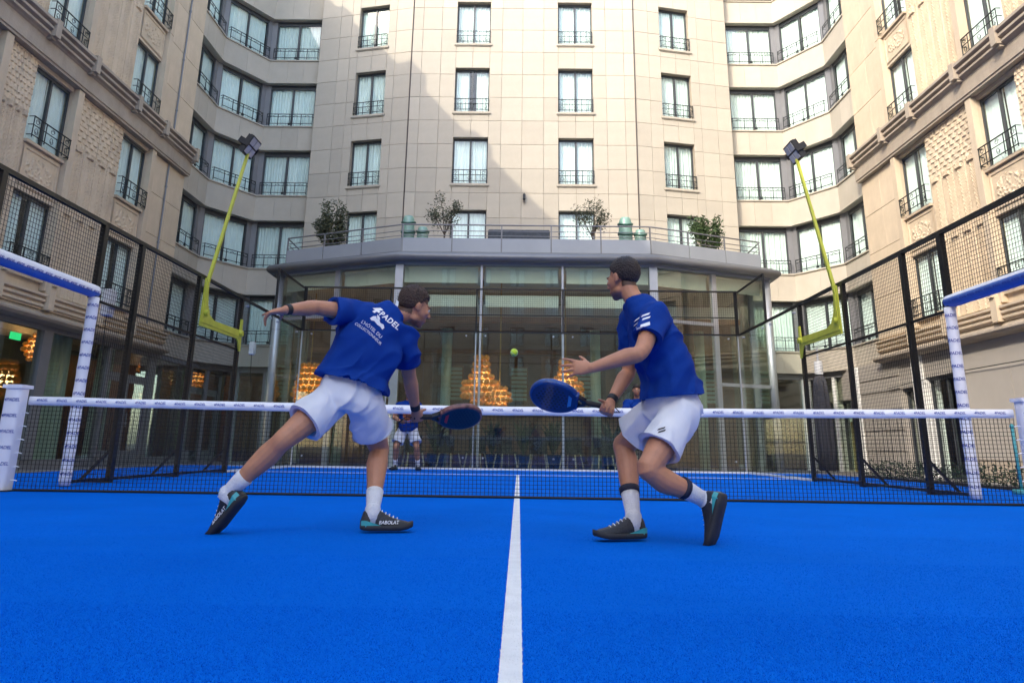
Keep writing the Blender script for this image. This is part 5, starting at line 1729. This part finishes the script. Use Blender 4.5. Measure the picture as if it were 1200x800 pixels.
def project_shape(obj, polys, origin, right, up, mat, name, direction=V(0, 1, 0), off=.0042):
    me = obj.data
    bv = BVHTree.FromPolygons([v.co for v in me.vertices], [p.vertices for p in me.polygons])
    o_ = Vector(origin); r_ = Vector(right).normalized(); u_ = Vector(up).normalized()
    m = MB()
    for poly in polys:
        bm = bmesh.new(); f = bm.faces.new([bm.verts.new((x, y, 0)) for x, y in poly])
        bmesh.ops.triangulate(bm, faces=[f]); bmesh.ops.subdivide_edges(bm, edges=bm.edges[:], cuts=2, use_grid_fill=True)
        bm.verts.index_update()
        n0 = len(m.v)
        for v in bm.verts:
            p = o_+r_*v.co.x+u_*v.co.y; h = bv.ray_cast(p-direction*.6, direction, 1.5)
            m.v.append(tuple((h[0]-direction*off) if h[0] else p))
        for f in bm.faces: m.f.append(tuple(n0+v.index for v in f.verts)); m.m.append(0)
        bm.free()
    return m.build(name, mat, obj)

# ---------------- player lunging after the ball (back to the camera)
J1 = dict(hl=(-1.110, -3.42, .744), hr=(-.925, -3.38, .732), kl=(-1.325, -3.62, .505), kr=(-.862, -3.10, .462), al=(-1.622, -3.60, .212), ar=(-.832, -3.39, .118),
          sl=(-1.000, -3.42, 1.262), sr=(-.712, -3.34, 1.125), el=(-1.196, -3.61, 1.266), er=(-.689, -3.144, .909), wl=(-1.322, -3.81, 1.218), wr=(-.661, -2.988, .715))
cfg1 = dict(spine=[(-1.018, -3.40, .775), (-.982, -3.385, .92), (-.915, -3.375, 1.07), (-.858, -3.38, 1.195), (-.782, -3.350, 1.283)],
            hands=dict(l=dict(d=(-.95, .20, -.12), lat=(.1, 1, .25), curl=[(.05, .1, .1), (.5, .55, .4), (.6, .6, .4), (.55, .5, .4)], spread=.10, thumb=(.45, .2)),
                       r=dict(d=(.10, .55, -.70), lat=(1, .25, .0), curl=[(1.0, 1.0, .7), (1.1, 1.05, .7), (1.15, 1.1, .7), (1.2, 1.1, .7)], spread=.02, thumb=(1.1, .6))),
            feet=dict(l=((-.62, .22, -.75), (-.70, .1, .62)), r=((.95, .28, .0), (0, 0, 1))),
            skin=M['skin'], hair=M['hair_brown'], beard=.55, seed=3, tw=1.10, sw=1.05, collar=M['white_print'], shoetext='BABOLAT', fold=(.75, .1, .62), hem=-.065, short=.58, sockh=.135, hairlen=.015)
p1, body1, shirt1, shorts1, jl1 = person('person', 'person in blue printed shirt lunging low with a black racket, one arm stretched out behind', None, J1,
                           ((-.655, -3.305, 1.325), (.80, .52, -.26), (.18, .06, 1)), cfg1)
band(Vector(J1['wl'])+(Vector(J1['el'])-Vector(J1['wl'])).normalized()*.015, Vector(J1['el'])-Vector(J1['wl']), .032, .032, 'strap', p1)
band(Vector(J1['wr'])+(Vector(J1['er'])-Vector(J1['wr'])).normalized()*.02, Vector(J1['er'])-Vector(J1['wr']), .032, .045, 'strap', p1)
r1 = (Vector((.79, .10, -.60))).normalized(); u1 = Vector((.60, 0, .79)).normalized()
project_text(shirt1, 'PADEL', (-.782, -3.5, 1.215), r1, u1, .046, M['white_print'], shear=.0, bold=.025, spacing=1.1)
project_shape(shirt1, [[(-.022, -.006), (.006, .026), (.030, .026), (.018, .006), (.030, .006), (.026, -.006), (.012, -.006), (.008, -.022), (-.010, -.022), (-.004, -.006)]], (-.865, -3.5, 1.277), r1, u1, M['white_print'], 'printed_mark')
# crest: a reclining winged beast over two lines of lettering
project_shape(shirt1, [[(-.050, -.012), (-.044, .010), (-.030, .022), (-.020, .012), (-.006, .018), (.014, .006), (.036, .010), (.052, -.002), (.050, -.018), (.030, -.012), (.008, -.014), (-.020, -.008), (-.034, -.016)],
                       [(-.020, .016), (-.034, .034), (-.012, .030), (.002, .018)]], (-.848, -3.5, 1.200), r1, u1, M['white_print'], 'printed_crest')
project_text(shirt1, "L'HÔTEL DU", (-.880, -3.5, 1.158), r1, u1, .028, M['white_print'], bend=.8, shear=0, bold=.0)
project_text(shirt1, 'COLLECTIONNEUR', (-.897, -3.5, 1.134), r1, u1, .023, M['white_print'], bend=.8, shear=0, bold=.0)
racket((-.675, -2.955, .665), (.36, .10, .012), (.0, -.55, -.83), 'black padel racket with red flash held by the lunging person', 'racket_black', 'racket_rim', 'racket_red')

# ---------------- second player (turned half away, waiting for the ball)
J2 = dict(hl=(.915, -3.74, .690), hr=(.845, -3.585, .710), kl=(.690, -3.93, .385), kr=(.634, -3.36, .505), al=(1.020, -3.74, .225), ar=(.652, -3.60, .118),
          sl=(.784, -3.79, 1.205), sr=(.700, -3.50, 1.240), el=(.664, -3.965, .985), er=(.672, -3.425, .938), wl=(.405, -3.94, .902), wr=(.546, -3.551, .749))
cfg2 = dict(spine=[(.880, -3.66, .735), (.866, -3.66, .88), (.812, -3.655, 1.03), (.760, -3.65, 1.190), (.706, -3.615, 1.312)],
            hands=dict(l=dict(d=(-.95, .25, .03), lat=(0, .25, 1), curl=[(.10, .15, .1), (.22, .2, .15), (.15, .25, .2), (.25, .3, .2)], spread=.16, thumb=(.5, .3)),
                       r=dict(d=(-.30, -.35, -.62), lat=(-1, .0, .12), curl=[(1.0, 1.0, .7), (1.1, 1.05, .7), (1.15, 1.1, .7), (1.2, 1.1, .7)], spread=.02, thumb=(1.1, .6))),
            feet=dict(l=((-.26, .16, -.95), (-.80, .55, .10)), r=((-.95, -.28, 0), (0, 0, 1))),
            skin=M['skin'], hair=M['hair_dark'], beard=.6, seed=8, tw=.93, sw=.93, shoetext=None, fold=(.6, .5, .5), hem=-.035, short=.68, td=.94, sockh=.15, sockband=True, hairlen=.010, headk=1.02)
p2, body2, shirt2, shorts2, jl2 = person('person', 'person in blue shirt and white shorts holding a blue racket, other hand open in front', None, J2,
                           ((.632, -3.555, 1.468), (-.66, .72, -.12), (.10, -.05, 1)), cfg2)
band(Vector(J2['wr'])+(Vector(J2['er'])-Vector(J2['wr'])).normalized()*.02, Vector(J2['er'])-Vector(J2['wr']), .032, .035, 'strap', p2)
for dz in (0, -.022):
    project_shape(shirt2, [[(-.035, -.006), (.026, .006), (.036, .018), (-.025, .006)]], (.700, -3.9, 1.192+dz), (1, 0, .1), (0, 0, 1), M['white_print'], 'sleeve_stripe')
project_shape(shirt2, [[(-.038, -.014), (.036, .006), (.036, .026), (-.038, .006)]], (.690, -3.9, 1.128), (1, 0, .1), (0, 0, 1), M['white_print'], 'sleeve_band')
for dz in (0, .014):
    project_shape(shorts2, [[(-.022, -.006), (.018, .000), (.026, .008), (-.014, .002)]], (.765, -3.9, .575+dz), (1, 0, .15), (0, 0, 1), M['black_print'], 'printed_stripe')
racket((.520, -3.548, .716), (-.40, .03, .078), (.1, -.6, -.78), 'blue padel racket held by the person with an open hand', 'racket_blue', 'racket_navy', 'racket_sky')

# ---------------- the two opponents beyond the net
def opponent(x, y, facing, label, seed, skin, hair, sxw=.25, crouch=.0, racket_face='racket_orange'):
    c, s = math.cos(facing), math.sin(facing)
    def W(lx, ly, z): return (x+lx*c-ly*s, y+lx*s+ly*c, z)       # local y is forwards
    d = crouch
    J = dict(hl=W(-.10, 0, .88-d), hr=W(.10, 0, .88-d), kl=W(-.10-sxw*.55, .16, .48-d*.4), kr=W(.10+sxw*.55, .16, .48-d*.4), al=W(-.10-sxw*.62, -.02, .11), ar=W(.10+sxw*.62, -.02, .11),
             sl=W(-.19, .10, 1.40-d*1.3), sr=W(.19, .10, 1.40-d*1.3), el=W(-.27, .22, 1.15-d*1.3), er=W(.27, .22, 1.15-d*1.3), wl=W(-.10, .40, 1.06-d*1.2), wr=W(.10, .40, 1.04-d*1.2))
    cfg = dict(spine=[W(0, 0, .93-d), W(0, .03, 1.07-d), W(0, .07, 1.24-d*1.1), W(0, .09, 1.37-d*1.2), W(0, .10, 1.47-d*1.3)],
               hands=dict(l=dict(d=W(.5, .6, 0) and (Vector(W(.6, .6, 0))-Vector(W(0, 0, 0)))[:], lat=(0, 0, 1), curl=[.9, .9, .9, .9], thumb=(.8, .5)),
                          r=dict(d=(Vector(W(-.4, .7, 0))-Vector(W(0, 0, 0)))[:], lat=(0, 0, 1), curl=[1.0, 1.0, 1.0, 1.0], thumb=(.9, .5))),
               feet=dict(l=((Vector(W(-.25, 1, 0))-Vector(W(0, 0, 0)))[:], (0, 0, 1)), r=((Vector(W(.25, 1, 0))-Vector(W(0, 0, 0)))[:], (0, 0, 1))),
               skin=skin, hair=hair, beard=.4, seed=seed, voxel=.010, accent='teal', sockh=.12)
    hd = W(0, .16, 1.66-d*1.35)
    o = person('person', label, None, J, (hd, (Vector(W(0, 1, -.1))-Vector(W(0, 0, 0)))[:], (0, 0, 1)), cfg)
    wr_ = Vector(J['wr']); ax = (Vector(W(-.55, .5, .35))-Vector(W(0, 0, 0)))
    racket((wr_+(Vector(W(.03, .06, 0))-Vector(W(0, 0, 0))))[:], ax[:], (Vector(W(0, 1, .2))-Vector(W(0, 0, 0)))[:], 'orange padel racket held by the ' + ('far person standing at the back glass' if x < 0 else 'far person hidden behind the blue racket holder'), racket_face, 'racket_sky', None)
    return o
opponent(-2.33, 9.1, math.pi, 'person in blue shirt and white shorts standing far behind the net at the back glass', 21, M['skin2'], M['hair_dark'], sxw=.22, crouch=.07)
opponent(2.42, 8.5, math.pi-.1, 'person beyond the net mostly hidden behind the blue racket holder', 22, M['skin2'], M['hair_dark'], sxw=.2, crouch=.02)
